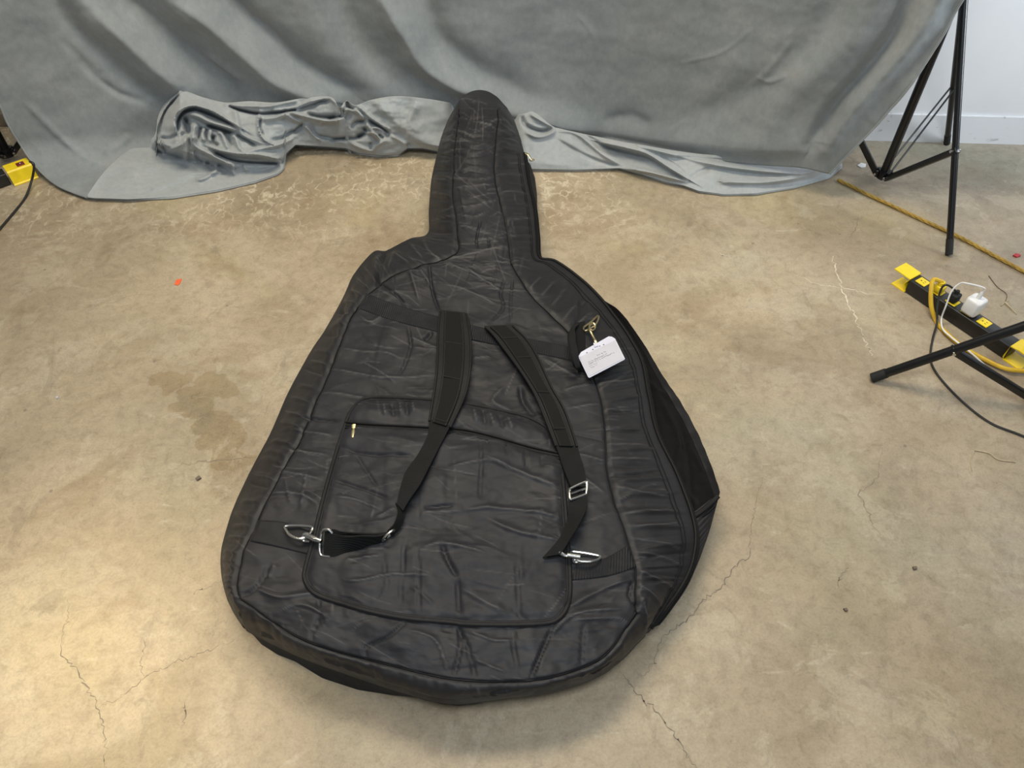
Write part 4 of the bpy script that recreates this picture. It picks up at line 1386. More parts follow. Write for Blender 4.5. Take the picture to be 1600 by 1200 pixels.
def add_pad(Lp, Rp, offs, parent, spans):
    # darker mesh pad down the middle with bound edges and cross stitches
    l2, r2 = px_mid(Lp, Rp, 0.24), px_mid(Lp, Rp, 0.74)
    strap_ribbon(l2, r2, [o + 0.006 for o in offs], 0.004, 'pad', M_PAD, parent)
    for f in (0.02, 0.22, 0.76, 0.98):
        q = resample(catmull(np.array(px_mid(Lp, Rp, f), float), 6), 60)
        of = np.interp(np.linspace(0, 1, 60), np.linspace(0, 1, len(offs)), offs)
        z = np.array([on_bag([p[0]], [p[1]], o)[0][2] for p, o in zip(q, of)])
        z = np.convolve(np.pad(z, 4, 'edge'), np.ones(9) / 9, 'valid')
        mm_ = MB(); mm_.tube(P(q[:, 0], q[:, 1], z + 0.0055), 0.0026, 6)
        mm_.build('edge_binding', M_STRAP, parent)
    a = catmull(np.array(Lp, float), 6); b = catmull(np.array(Rp, float), 6)
    a = resample(a, 60); b = resample(b, 60)
    for s_ in spans:
        mm_ = MB()
        i = int(s_ * 59)
        o_ = float(np.interp(s_, np.linspace(0, 1, len(offs)), offs))
        p0, p1 = a[i] * .76 + b[i] * .24, a[i] * .26 + b[i] * .74
        z0 = on_bag([a[i][0]], [a[i][1]], o_)[0][2]; z1 = on_bag([b[i][0]], [b[i][1]], o_)[0][2]
        q = np.linspace(0, 1, 6)[:, None]
        px = p0 * (1 - q) + p1 * q
        mm_.tube(P(px[:, 0], px[:, 1], np.linspace(z0, z1, 6) + 0.0085), 0.0022, 6)
        mm_.build('stitching', M_STRAP, parent)


LL = [(687, 486), (684, 510), (683, 540), (681, 583), (675, 627), (670, 658)]
LR = [(730, 491), (735, 520), (737, 554), (734, 589), (726, 621), (704, 668)]
strapL, A_, B_ = strap_ribbon(LL, LR, [.008, .012, .016, .018, .016, .014], 0.009, 'shoulder_strap', M_STRAP, bag)
add_pad(LL, LR, [.008, .012, .016, .018, .016, .014], strapL, [0.28, 0.58, 0.97])
strap_ribbon([(671, 656), (668, 681), (653, 711), (634, 738), (625, 765), (620, 788)],
             [(704, 666), (690, 693), (673, 726), (657, 757), (640, 782), (630, 799)], [.016, .018, .022, .028, .030, .028], 0.006, 'strap_tail', M_WEB, strapL)
RL = [(757, 511), (769, 522), (789, 548), (815, 583), (836, 618), (853, 659), (868, 697)]
RRr = [(802, 509), (824, 531), (842, 560), (862, 604), (882, 639), (894, 672), (902, 698)]
strapR, A_, B_ = strap_ribbon(RL, RRr, [.008, .012, .018, .020, .018, .014, .012], 0.009, 'shoulder_strap', M_STRAP, bag)
add_pad(RL, RRr, [.008, .012, .018, .020, .018, .014, .012], strapR, [0.12, 0.3, 0.58, 0.88])
strap_ribbon([(867, 695), (873, 710), (880, 732), (891, 760)], [(902, 696), (906, 712), (913, 735), (917, 762)], [.014, .014, .014, .016], 0.005, 'strap_tail', M_WEB, strapR)


def wpts(px, offs):
    return np.array([on_bag([p[0]], [p[1]], o)[0] for p, o in zip(px, offs)])


# left strap: tape to buckle, buckle, webbing loop on edge, snap hook, ring
m = MB()
m.ribbon(catmull(wpts([(618, 786), (622, 800), (616, 818), (605, 830)], [.028, .030, .028, .024]), 6),
         catmull(wpts([(631, 796), (632, 806), (624, 826), (612, 838)], [.022, .018, .014, .012]), 6), 0.003)
m.ribbon(catmull(wpts([(606, 833), (590, 837), (565, 837), (540, 838), (520, 834), (508, 831)], [.024, .030, .036, .038, .038, .036]), 6),
         catmull(wpts([(604, 842), (592, 848), (568, 856), (545, 863), (526, 870), (506, 870)], [.010, .008, .007, .006, .006, .006]), 6), 0.0035)
m.ribbon(catmull(wpts([(606, 832), (585, 834), (560, 833), (535, 831), (519, 827), (508, 831)], [.018, .022, .026, .028, .032, .036]), 6),
         catmull(wpts([(602, 838), (585, 840), (560, 843), (540, 850), (520, 855), (506, 868)], [.008, .006, .005, .005, .006, .006]), 6), 0.003)
m.build('webbing', M_WEB, strapL)
m = MB()
bk = wpts([(598, 845), (602, 838), (615, 828), (613, 834)], [.014, .030, .030, .010])
m.tube(catmull(bk, 4, closed=True), 0.0024, 8, closed=True)
m.build('slide_buckle', M_CHROME, strapL)
m = MB()
rect = wpts([(502, 833), (506, 828), (514, 828), (519, 833)], [.034, .042, .044, .038])
m.tube(catmull(rect, 4), 0.0026, 8)
m.tube(catmull(wpts([(503, 832), (500, 848), (500, 862), (504, 868), (516, 870)], [.034, .020, .012, .008, .008]), 5), 0.0026, 8)
sw = wpts([(502, 846), (494, 843), (484, 839), (474, 836)], [.022, .022, .020, .018])
m.tube(catmull(sw, 5), np.r_[np.linspace(.0042, .0062, 8), np.linspace(.0062, .0035, 8)], 10)
hk = wpts([(484, 846), (475, 845), (472, 840), (476, 834), (483, 834)], [.012, .012, .016, .020, .020])
m.tube(catmull(hk, 5), 0.0026, 8)
m.build('snap_hook', M_CHROME, strapL)
m = MB()
dr = wpts([(448, 822), (484, 823), (487, 830), (480, 838), (469, 842), (456, 838), (448, 830)], [.010, .010, .012, .016, .018, .017, .014])
m.tube(catmull(dr, 6, closed=True), 0.0028, 8, closed=True)
m.build('d_ring', M_CHROME, bag)
# right strap
m = MB()
bk = wpts([(890, 766), (892, 763), (914, 753), (917, 756), (916, 770), (913, 773), (893, 780), (890, 777)], [.018] * 8)
m.tube(catmull(bk, 4, closed=True), 0.0026, 8, closed=True)
m.tube(wpts([(892, 772), (915, 763)], [.018, .018]), 0.0020, 8)
m.build('slide_buckle', M_CHROME, strapR)
m = MB()
m.ribbon(catmull(wpts([(892, 776), (889, 795), (886, 815), (874, 842), (848, 871)], [.014, .014, .016, .018, .016]), 6),
         catmull(wpts([(915, 770), (918, 790), (908, 815), (890, 845), (876, 866)], [.014, .022, .030, .030, .020]), 6), 0.0035)
m.ribbon(catmull(wpts([(848, 872), (862, 864), (875, 852), (884, 845)], [.006, .008, .010, .012]), 6),
         catmull(wpts([(850, 875), (866, 873), (878, 869), (884, 864)], [.006, .006, .007, .008]), 6), 0.0035)
m.build('webbing', M_WEB, strapR)
m = MB()
m.tube(catmull(wpts([(873, 862), (880, 867), (888, 869), (905, 871)], [.020, .018, .018, .018]), 5), 0.0036, 8)
m.tube(wpts([(886, 867), (906, 870)], [.020, .020]), 0.0050, 10)
m.tube(catmull(wpts([(896, 872), (897, 878), (903, 878)], [.016, .012, .012]), 5), 0.0024, 8)
m.build('snap_hook', M_CHROME, strapR)
m = MB()
dr = wpts([(893, 862), (934, 868), (936, 873), (925, 877), (908, 877), (897, 873)], [.006, .006, .009, .014, .015, .012])
m.tube(catmull(dr, 6, closed=True), 0.0026, 8, closed=True)
m.build('d_ring', M_CHROME, bag)

# side handle standing up beside the tag, and the ring it shares
m = MB()
m.ribbon(catmull(wpts([(899, 507), (890, 516), (888, 530), (892, 552), (897, 572), (903, 580)], [.008, .036, .050, .050, .036, .008]), 6),
         catmull(wpts([(905, 508), (898, 514), (898, 530), (902, 552), (905, 570), (908, 578)], [.006, .026, .034, .034, .026, .006]), 6), 0.005)
m.build('handle', M_STRAP, bag)
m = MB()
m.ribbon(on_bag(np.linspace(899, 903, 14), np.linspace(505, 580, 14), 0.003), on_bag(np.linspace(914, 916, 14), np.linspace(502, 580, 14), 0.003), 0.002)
m.build('handle_shade', M_LINING_SHADE, bag)  # flat dark strip that paints the shade beside the handle
m = MB()
dr = wpts([(912, 512), (922, 504), (931, 496), (935, 494), (934, 501), (929, 509), (922, 513), (914, 517)], [.006, .007, .008, .012, .018, .020, .018, .010])
m.tube(catmull(dr, 6, closed=True), 0.0023, 8, closed=True)
m.build('d_ring', M_BRASS, bag)

# ---- name tag clipped to the ring
tb = on_bag([930], [548], 0.0)[0]
nt = empty('name_tag', tb, 'white handwritten name tag in a clear sleeve clipped to the right of the black bag', 'tag')
zc_ = float(on_bag([940], [556], 0.0)[0][2])


def tagpt(px, dz_):
    # the card lies on a plane tipped up a little towards the viewer
    return np.array([P(np.array(float(a)), np.array(float(b)), zc_ + 0.027 + (b - 556) * 0.00010 + dz_) for a, b in px])


def plate(px, dz_, th, nm, mat, parent):
    t_ = tagpt(px, dz_); b_ = t_.copy(); b_[:, 2] -= th
    n = len(px)
    m_ = MB()
    m_.add(np.vstack([t_, b_]), [tuple(range(n)), tuple(range(2 * n - 1, n - 1, -1))] + [(i, n + i, n + (i + 1) % n, (i + 1) % n) for i in range(n)])
    return m_.build(nm, mat, parent, smooth=False)


plate([(903.5, 557), (908, 550), (951, 525.5), (956, 526), (961, 529), (976.5, 560.5), (975, 562), (921, 590), (919, 589)], 0.0, 0.0016, 'sleeve', M_VINYL, nt)
plate([(905.5, 558), (961, 531.5), (975, 560), (920.5, 588)], 0.0012, 0.001, 'card', M_CARD, nt)
m = MB()
rs2 = np.random.RandomState(4)
ax = np.array([961 - 905.5, 531.5 - 558]); ax_l = np.linalg.norm(ax); ax /= ax_l
dn = np.array([919.6 - 905.5, 588 - 558]); dn_l = np.linalg.norm(dn); dn /= dn_l
o_ = np.array([905.5, 558.0])
for r0, x0, x1 in ((9.5, 26, 42), (13.5, 9, 41), (16.5, 9, 52), (20.0, 8, 20), (23.0, 9, 18)):
    x = x0
    while x < x1:
        l_ = rs2.uniform(0.9, 1.8)
        c0 = o_ + ax * x + dn * (r0 + rs2.uniform(-.5, .5))
        hgt_ = rs2.uniform(0.8, 1.7) * (1.0 if r0 < 19 else 0.45)
        q = [c0 - dn * hgt_ * .5, c0 + ax * l_ * .4 + dn * hgt_ * rs2.uniform(-.5, .5), c0 + ax * l_ * .7 + dn * hgt_ * .5]
        m.tube(tagpt(q, 0.0016), 0.0005, 4)
        x += l_ + rs2.choice([0.35, 0.35, 0.5, 1.8])
m.build('writing', M_INK, nt)
m = MB()
for a_, b_ in ((10.5, -1.5), (21, -2), (33, -2), (39.5, -1.6)):
    c0 = o_ + ax * (a_ + 3) + dn * b_
    m.tube(tagpt([c0 - ax * 0.9, c0 + ax * 0.9], 0.0010), 0.0009, 6, flat=0.4)
m.build('slot', M_SLOT, nt)
m = MB()
cl = np.array([on_bag([a], [b], o)[0] for a, b, o in ((927, 506, .020), (921, 509, .024), (921, 515, .024), (925, 523, .024), (929, 531, .024), (931, 537, .022))])
m.tube(catmull(cl, 5), np.interp(np.linspace(0, 1, 26), [0, .3, .5, .75, .9, 1], [.0018, .0022, .0034, .0026, .0046, .0035]), 8)
lp = np.array([on_bag([a], [b], o)[0] for a, b, o in ((921, 508, .022), (926, 504, .024), (930, 509, .022), (929, 514, .020), (924, 516, .022))])
m.tube(catmull(lp, 5, closed=True), 0.0018, 8, closed=True)
m.build('clip', M_BRASS, nt)
tail = plate([(927, 536), (933, 534), (935, 540), (929, 542)], 0.0032, 0.002, 'tab', M_VINYL, nt)

# ------------------------------------------------------------------ backdrop stand at right
C0 = P(np.array(1380.), np.array(273.), 0.03)
cx, cy = C0[0], C0[1]
foot1 = P(np.array(1481.), np.array(399.), 0.0)
foot2 = P(np.array(1478.), np.array(226.), 0.0)
foot3 = np.array([cx - 0.315, cy + 0.185, 0.0])
APEX_Z = 0.80


def solve_apex(foot, px, axis):
    best = None
    for H_ in np.linspace(0.4, 1.4, 101):
        for s_ in np.linspace(0.3, 1.0, 141):
            X_ = foot + s_ * (np.array([axis[0], axis[1], H_]) - foot)
            a, b = proj(X_)
            e_ = (a - px[0]) ** 2 + (b - px[1]) ** 2
            if best is None or e_ < best[0]:
                best = (e_, H_, s_)
    return best


APEX_Z = solve_apex(foot1, (1500, 8), (cx, cy))[1]


def tripod(name, base, label, feet, apex_z, hub_z, joint, r_leg, pole_top, thin=()):
    group = None
    root = empty(name, (base[0], base[1], 0), label, 'stand', group)
    m_ = MB(); m_.tube(np.array([(base[0], base[1], z) for z in np.linspace(hub_z - 0.012, pole_top, 8)]), r_leg * 1.45, 14)
    m_.build('center_tube', M_STAND, root)
    m_ = MB(); m_.tube(np.array([(base[0], base[1], hub_z - 0.012), (base[0], base[1], hub_z + 0.016)]), r_leg * 2.0, 14)
    for k in range(6):
        an = k * math.pi / 3
        m_.tube(np.array([(base[0] + .022 * math.cos(an), base[1] + .022 * math.sin(an), hub_z - .008), (base[0] + .022 * math.cos(an), base[1] + .022 * math.sin(an), hub_z + .012)]), 0.006, 6)
    m_.build('collar', M_STAND, root)
    m_ = MB(); m_.tube(np.array([(base[0], base[1], apex_z - 0.03), (base[0], base[1], apex_z + 0.03)]), r_leg * 2.1, 14)
    m_.build('top_collar', M_STAND, root)
    for nf, ft_ in enumerate(feet):
        ft_ = np.asarray(ft_, float)
        top = np.array([base[0], base[1], apex_z])
        off = (ft_ - top); off[2] = 0; off /= np.linalg.norm(off)
        top = top + off * 0.02
        f_ = ft_ + (0, 0, r_leg * 0.9)
        m_ = MB(); m_.tube(np.array([f_ + (top - f_) * 0.03, top]), r_leg, 12)
        leg = m_.build('leg', M_STAND, root)
        m_ = MB(); m_.tube(np.array([f_ - (top - f_) / np.linalg.norm(top - f_) * 0.004, f_ + (top - f_) * 0.06]), r_leg * 1.12, 12)
        m_.build('rubber_foot', M_RUBBER, leg)
        J = f_ + (top - f_) * joint
        h_ = np.array([base[0], base[1], hub_z]) + off * 0.024
        side = np.cross(off, (0, 0, 1.0))
        if nf in thin:                                   # this brace is a pair of slim rods
            for o2 in (-0.011, 0.011):
                m_ = MB(); m_.tube(np.array([h_ + side * o2 + (0, 0, .006), J + side * o2 * .6]), 0.0030, 8)
                m_.build('brace_rod', M_STAND, root)
            continue
        d_ = (J - h_); d_ /= np.linalg.norm(d_)
        up_ = np.cross(side, d_)
        m_ = MB()
        m_.box(h_ - side * 0.008 - up_ * 0.009 - d_ * .008, d_ * (np.linalg.norm(J - h_) + .018), side * 0.016, up_ * 0.018, 0.003)
        br = m_.build('brace', M_STAND, root)
        for q in (J, h_):
            m_ = MB(); m_.tube(np.array([q - side * 0.016, q + side * 0.016]), 0.0042, 8)
            m_.build('rivet', M_CHROME, br)
    return root


lq = np.linspace(0, 1, 200)[:, None]
lv = proj(foot1 + lq * (np.array([cx, cy, APEX_Z]) - foot1))[1]
JF = float(np.interp(-236, -lv, lq[:, 0]))
print('joint', JF, APEX_Z, (cx, cy), 'bag max y', XB[..., 1].max())
st1 = tripod('backdrop_stand', (cx, cy), 'black metal tripod stand holding up the grey cloth, in front of the white wall', [foot1, foot2, foot3], APEX_Z, 0.032, JF, 0.0095, 1.9, (1,))
# light stand leaning in from the right
F2 = P(np.array(1363.), np.array(594.), 0.0)
best = None
for ph in np.linspace(-20, 60, 41):
    for L_ in (0.40, 0.46):
        ax2 = F2[:2] + L_ * np.array([math.cos(R(ph)), math.sin(R(ph))])
        for H_ in np.linspace(0.12, 0.8, 35):
            top = np.array([ax2[0], ax2[1], H_])
            s_ = np.linspace(0, 1, 60)[:, None]
            lu, lv = proj(F2 + (0, 0, .012) + s_ * (top - F2))
            if lu.max() < 1600:
                continue
            e1_ = np.interp(1600, lu, lv) - 511
            js = np.interp(1496, lu, s_[:, 0])
            J = F2 + js * (top - F2)
            bu, bv = proj(J + s_ * (np.array([ax2[0], ax2[1], 0.02]) - J))
            if bu.max() < 1600:
                continue
            e2_ = np.interp(1600, bu, bv) - 611
            e_ = e1_ ** 2 + e2_ ** 2
            if best is None or e_ < best[0]:
                best = (e_, ph, L_, H_, js, ax2)
print('light stand fit', best)
_, ph, L_, H_, js, ax2 = best
feetB = [F2] + [np.array([ax2[0] + L_ * math.cos(R(ph + 180 + k)), ax2[1] + L_ * math.sin(R(ph + 180 + k)), 0]) for k in (120, 240)]
tripod('light_stand', (ax2[0], ax2[1]), 'black tripod light stand at the right edge, its leg crossing over the power strip', feetB, H_, 0.022, js, 0.0115, H_ + 0.9)

# left backdrop stand: only its collar and braces show past the cloth
C3 = P(np.array(10.), np.array(238.), 0.035)
feetL = [np.array([C3[0] + 0.36 * math.cos(R(a)), C3[1] + 0.36 * math.sin(R(a)), 0]) for a in (20, 150, 255)]
tripod('backdrop_stand', (C3[0], C3[1]), 'black metal tripod stand half hidden by the cloth at the left edge', feetL, 0.8, 0.035, 0.30, 0.0105, 1.9)
# crossbar carrying the cloth
# ------------------------------------------------------------------ power strips and cords at right
S0 = P(np.array(1412.), np.array(456.), 0.0); S1 = P(np.array(1568.), np.array(562.), 0.0)
dl = (S1 - S0); LEN = np.linalg.norm(dl); dl /= LEN
dw = np.array([-dl[1], dl[0], 0]); dw = dw if dw[1] > 0 else -dw
dzv = np.array([0, 0, 1.0])
SH, SW = 0.042, 0.045


def strip(base, dl, dw, length, label, outlets, group=None, cover=True):
    root = empty('power_strip', base + dl * length / 2 + dw * SW / 2, label, 'power strip', group)
    m_ = MB(); m_.box(base + dzv * 0.002, dl * length, dw * SW, dzv * SH, 0.003)
    m_.build('body', M_BPLAST, root)
    for sgn, e_ in ((-1, base), (1, base + dl * length)):
        m_ = MB()
        dd = dl * sgn
        prof = [(0.042, 0.0), (-0.002, 0.0), (-0.004, 0.006), (0.008, SH * 0.55), (-0.001, SH + 0.003), (0.030, SH + 0.004), (0.052, SH + 0.004)]
        if sgn > 0:
            prof = [(0.045, 0.0), (-0.002, 0.0), (-0.006, 0.010), (-0.004, SH + 0.003), (0.02, SH + 0.006), (0.05, SH + 0.003)]
        pr = np.array(prof)
        V_ = []
        wd_ = [0.0, SW]
        for w_ in (-0.002, SW + 0.002):
            for th_ in (0.0, 0.003):
                for a, b in pr:
                    V_.append(e_ + dd * (a + (th_ if 0 < b < SH else 0)) + dw * w_ + dzv * (b + (th_ if (b <= 0 or b >= SH) else 0)))
        n_ = len(pr)
        Fs = []
        for i in range(n_ - 1):
            Fs += [(i, i + 1, 2 * n_ + i + 1, 2 * n_ + i), (n_ + i, 3 * n_ + i, 3 * n_ + i + 1, n_ + i + 1), (i, n_ + i, n_ + i + 1, i + 1), (2 * n_ + i, 2 * n_ + i + 1, 3 * n_ + i + 1, 3 * n_ + i)]
        Fs += [(0, 2 * n_, 3 * n_, n_), (n_ - 1, 2 * n_ - 1, 4 * n_ - 1, 3 * n_ - 1)]
        m_.add(V_, Fs)
        m_.build('end_bracket', M_YEL, root, smooth=False)
    for s_ in outlets:
        c_ = base + dl * s_ + dw * SW * 0.5 + dzv * (SH + 0.002)
        m_ = MB(); m_.box(c_ - dl * 0.015 - dw * 0.0145, dl * 0.030, dw * 0.029, dzv * 0.0022, 0.0008)
        ot = m_.build('outlet', M_YEL, root)
        m_ = MB()
        for a, b, l1, l2 in ((-0.004, 0.0045, 0.0016, 0.005), (0.004, 0.0045, 0.0016, 0.005), (0.0, -0.0055, 0.0035, 0.0035)):
            m_.box(c_ + dw * (a - l1 / 2) + dl * (b - l2 / 2) + dzv * 0.0018, dw * l1, dl * l2, dzv * 0.0008)
        m_.build('socket_hole', M_SLOT, ot, smooth=False)
    return root


def along(px):
    """distance along the strip of a point on its top"""
    q = P(np.array(float(px[0])), np.array(float(px[1])), SH + 0.002) - S0
    return float(q @ dl)


OUTS = [along(p) for p in ((1440, 442), (1463, 459), (1484, 471), (1494, 477), (1512, 492), (1535, 506))]
print('strip', LEN, OUTS)
OUTS = list(np.linspace(OUTS[0], OUTS[-1], 5))
strip(S0, dl, dw, LEN, 'long black power strip with yellow outlets and yellow end brackets on the floor at right', OUTS)


def top_at(s_, h_=0.0, across=0.5):
    return S0 + dl * s_ + dw * SW * across + dzv * (SH + 0.0053 + h_)


def cord(pts, r, n=6):
    return MB().tube(catmull(np.array(pts), 8), r, 8)


# yellow extension cord and its plug
yc = empty('extension_cord', top_at(OUTS[1]), 'thick yellow extension cord plugged into the second outlet of the power strip', 'cord')
m = MB()
b0 = top_at(OUTS[1])
m.box(b0 - dl * 0.013 - dw * 0.013, dl * 0.026, dw * 0.026, dzv * 0.022, 0.005)
m.tube(np.array([b0 + dzv * 0.018, b0 + dzv * 0.034 - dw * .003]), [0.0105, 0.0075], 10)
m.build('plug', M_YEL, yc)
q = [b0 + dzv * 0.032, P(np.array(1459.), np.array(437.), 0.085), P(np.array(1455.), np.array(452.), 0.07), P(np.array(1455.), np.array(478.), 0.035)]
q += [P(np.array(float(a)), np.array(float(b)), 0.0065) for a, b in ((1462, 500), (1472, 514), (1500, 539), (1528, 556))]
q += [P(np.array(float(a)), np.array(float(b)), z) for a, b, z in ((1558, 571, .010), (1576, 577, .014), (1602, 580, .012), (1660, 586, .007), (1720, 606, .0065))]
cord(q, 0.0058).build('cable', M_YCORD, yc)
# black cord with plug
bc = empty('electric_lead', top_at(OUTS[2]), 'thin black power cord looping from its plug to the right edge of the floor', 'cord')
m = MB()
b0 = top_at(OUTS[2] - 0.002)
m.box(b0 - dl * 0.012 - dw * 0.014, dl * 0.024, dw * 0.026, dzv * 0.026, 0.004)
m.tube(np.array([b0 + dzv * 0.024, b0 + dzv * 0.036]), [0.007, 0.005], 8)
m.build('plug', M_RUBBER, bc)
q = [b0 + dzv * 0.030, P(np.array(1482.), np.array(446.), 0.10), P(np.array(1473.), np.array(448.), 0.095), P(np.array(1467.), np.array(463.), 0.07), P(np.array(1464.), np.array(485.), 0.04)]
q += [P(np.array(float(a)), np.array(float(b)), z) for a, b, z in ((1464, 505, .015), (1458, 527, .004), (1454, 552, .004), (1457, 572, .004), (1475, 598, .004), (1510, 633, .004), (1550, 662, .004), (1600, 682, .004), (1680, 720, .004))]
cord(q, 0.0029).build('cable', M_BCORD, bc)
# white charger and cable
wc = empty('phone_charger', top_at(OUTS[3]), 'white square phone charger with thin white cable standing on the power strip', 'charger')
m = MB()
b0 = top_at(OUTS[3] + 0.004)
m.box(b0 - dl * 0.021 - dw * 0.021, dl * 0.042, dw * 0.042, dzv * 0.050, 0.008)
m.build('body', M_WHITE, wc)
m = MB()
tpz = b0 + dzv * 0.050
m.tube(np.array([tpz - dzv * .002, tpz + dzv * 0.014, tpz + dzv * 0.020]), [0.0062, 0.0056, 0.0034], 10)
m.build('connector', M_WHITE, wc)
q = [tpz + dzv * 0.014, tpz + dzv * 0.034, P(np.array(1512.), np.array(443.), 0.135), P(np.array(1500.), np.array(443.), 0.125), P(np.array(1487.), np.array(455.), 0.10), P(np.array(1478.), np.array(478.), 0.06), P(np.array(1471.), np.array(498.), 0.02)]
q += [P(np.array(float(a)), np.array(float(b)), 0.0165) for a, b in ((1473, 514), (1485, 526), (1500, 538), (1512, 547))]
q += [P(np.array(float(a)), np.array(float(b)), 0.0025) for a, b in ((1536, 568), (1560, 592), (1580, 607), (1604, 623), (1660, 650))]
cord(q, 0.0022).build('cable', M_WHITE, wc)

# yellow rope along the floor
m = MB()
rp = resample(catmull([(1309, 281), (1330, 291), (1360, 306), (1425, 336), (1500, 371), (1560, 403), (1610, 430), (1680, 470)], 8), 130)
rw = P(rp[:, 0], rp[:, 1], 0.006)
perp = np.gradient(rw, axis=0); perp = np.stack([-perp[:, 1], perp[:, 0], 0 * perp[:, 0]], 1); perp /= np.linalg.norm(perp, axis=1, keepdims=True)
for k in range(3):
    ph_ = np.arange(130) * 0.55 + k * 2 * math.pi / 3
    m.tube(rw + perp * (np.cos(ph_) * 0.0028)[:, None] + dzv * (np.sin(ph_) * 0.0024)[:, None], 0.0036, 6)
tag(m.build('rope', M_ROPE, base=rw[0]), 'dirty yellow twisted rope stretched across the floor beside the tripod foot', 'rope')

# ------------------------------------------------------------------ left edge: another power strip and cord
q0 = P(np.array(24.), np.array(292.), 0.0); q1 = P(np.array(72.), np.array(275.), 0.0)
d2_ = (q1 - q0); d2_[2] = 0; d2_ /= np.linalg.norm(d2_)
w2_ = np.array([-d2_[1], d2_[0], 0])
ps = empty('power_strip', q0, 'yellow and black power strip end with red switch at the left edge', 'power strip')
m = MB()
hA = 0.042
V_ = []
prof = [(-0.035, 0.046), (0.038, 0.048), (0.042, 0.044), (0.012, 0.002), (0.004, 0.0)]       # across, height
prof = [(0.050, 0.045), (0.004, 0.045), (0.0, 0.041), (-0.006, 0.003), (-0.010, 0.0)]
nP = len(prof)
for l_ in (0.0, 0.076):
    for th_ in (0.0, 0.003):
        for a, b in prof:
            V_.append(q0 + d2_ * l_ + w2_ * (a + 0.012 - (th_ if b > .002 else 0) * 0) + dzv * (b + th_ + 0.0005))
Fs = []
for i in range(nP - 1):
    Fs += [(i, i + 1, 2 * nP + i + 1, 2 * nP + i), (nP + i, 3 * nP + i, 3 * nP + i + 1, nP + i + 1), (i, nP + i, nP + i + 1, i + 1), (2 * nP + i, 2 * nP + i + 1, 3 * nP + i + 1, 3 * nP + i)]
Fs += [(0, 2 * nP, 3 * nP, nP), (nP - 1, 2 * nP - 1, 4 * nP - 1, 3 * nP - 1)]
m.add(V_, Fs)
m.build('end_bracket', M_YEL, ps, smooth=False)
m = MB(); m.box(q0 + w2_ * 0.018 - d2_ * 0.26 + dzv * 0.002, d2_ * 0.255, w2_ * 0.045, dzv * 0.040, 0.003)
m.build('body', M_BPLAST, ps)
m = MB(); m.box(q0 + d2_ * 0.036 + w2_ * 0.022 + dzv * 0.0485, d2_ * 0.024, w2_ * 0.022, dzv * 0.003, 0.001)
sw_ = m.build('switch', M_REDSW, ps); sw_['label'] = 'dark red rocker switch'
m = MB(); m.tube(np.array([q0 + d2_ * 0.047 + w2_ * 0.033 + dzv * 0.0515, q0 + d2_ * 0.050 + w2_ * 0.033 + dzv * 0.0518]), 0.0022, 8)
m.build('indicator', M_CARD, sw_)
q = [P(np.array(46.), np.array(252.), 0.085), P(np.array(53.), np.array(258.), 0.075), P(np.array(50.), np.array(280.), 0.03)]
q += [P(np.array(float(a)), np.array(float(b)), 0.004) for a, b in ((40, 308), (25, 328), (2, 355), (-30, 392), (-70, 430))]
m = cord(q, 0.0038)
tag(m.build('electric_lead', M_BCORD, base=q[3]), 'black cord trailing over the yellow bracket to the left edge', 'cord')
wb = P(np.array(10.), np.array(212.), 0.0)
m = MB(); m.box((-2.45, wall_y(-2.45) - 0.075, 0.0), (0.66, -0.033, 0), (0.003, 0.055, 0), (0, 0, 0.05), 0.004)
tag(m.build('wooden_board', M_TAN, base=(-2.2, wall_y(-2.2) - .05, 0)), 'brown wooden board lying along the foot of the wall at the far left', 'board')


# ------------------------------------------------------------------ litter on the floor
def scrap(name, px, mat, label, cat, th=0.001, group=None, z0=0.0004):
    p = P(np.array([a for a, b in px], float), np.array([b for a, b in px], float), z0)
    n = len(p)
    t_ = p + (0, 0, th)
    t_[:, 2] += np.random.RandomState(n).uniform(0, th * 0.8, n)
    c_ = p.mean(0)
    m_ = MB(); m_.add(np.vstack([t_, p]), [tuple(range(n)), tuple(range(2 * n - 1, n - 1, -1))] + [(i, n + i, n + (i + 1) % n, (i + 1) % n) for i in range(n)])
    return tag(m_.build(name, mat, base=c_, smooth=False), label, cat, group)


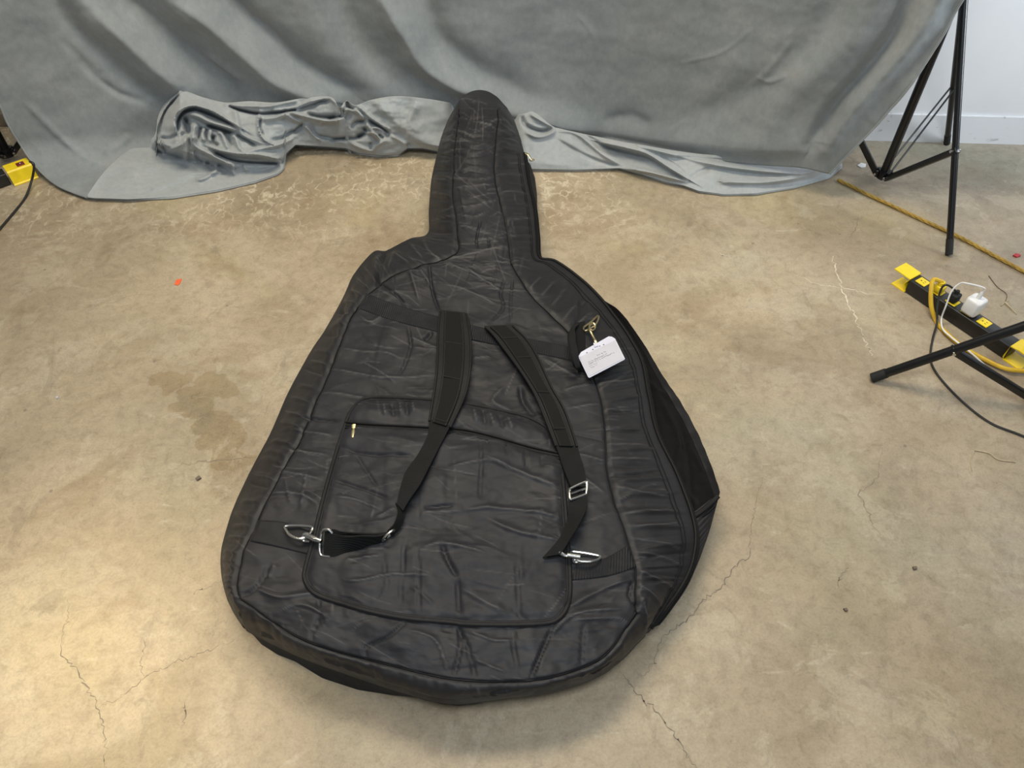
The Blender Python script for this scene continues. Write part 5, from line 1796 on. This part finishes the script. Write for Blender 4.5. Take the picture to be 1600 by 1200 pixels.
scrap('paper_scrap', [(272.5, 445), (276, 437.5), (284, 436), (282, 442), (278.5, 446)], M_ORANGE, 'small bright orange paper scrap on the bare floor left of the bag', 'scrap')
scrap('plastic_scrap', [(1582, 400), (1586, 397.5), (1592, 398), (1594, 401), (1588, 403)], M_RED, 'dark red plastic bit on the floor beside the rope at right', 'scrap', 0.003)
scrap('paper_scrap', [(1339, 259), (1345, 255.5), (1353, 257), (1352, 262), (1345, 262.5)], M_WHITE, 'small white paper scrap by the collar of the tripod stand', 'scrap', 0.002)
scrap('paper_scrap', [(88, 621), (91, 619.5), (92, 622), (89, 624)], M_CARD, 'tiny white crumb on bare floor far left of the bag', 'scrap', 0.002)
scrap('pebble', [(306, 749), (312, 744), (315, 748), (309, 752)], M_CHIP, 'small dark chip on the floor left of the bag pocket', 'chip', 0.003)
scrap('pebble', [(1317, 952), (1322, 951), (1324, 955), (1320, 956)], M_CHIP, 'small dark chip on the floor right of the bag foot', 'chip', 0.003)
scrap('pebble', [(1425, 887), (1431, 886), (1432, 890), (1427, 891)], M_CHIP, 'small dark chip on the floor near the right edge', 'chip', 0.003)


def twig(pts, r, mat, label, name='twig', cat='twig', extra=()):
    p = catmull(P(np.array([a for a, b in pts], float), np.array([b for a, b in pts], float), r), 6)
    m_ = MB(); m_.tube(p, np.linspace(r, r * 0.5, len(p)), 6)
    for e_ in extra:
        q_ = catmull(P(np.array([a for a, b in e_], float), np.array([b for a, b in e_], float), r * .8), 6)
        m_.tube(q_, np.linspace(r * .7, r * .3, len(q_)), 6)
    tag(m_.build(name, mat, base=p[0]), label, cat)


twig([(1522, 703), (1545, 708), (1560, 718), (1587, 722)], 0.0022, M_TWIG, 'curved dry straw on the floor at right below the tripod leg', 'straw', 'straw', [[(1522, 703), (1517, 722), (1519, 736)]])
twig([(1545, 431), (1558, 448), (1573, 460), (1570, 474)], 0.0012, M_BARK, 'thin dark twig on the floor behind the power strip')
twig([(1570, 472), (1578, 480), (1589, 491)], 0.0024, M_TWIG, 'short pale straw at the end of the dark twig', 'straw', 'straw', [[(1564, 478), (1571, 472), (1577, 470)]])
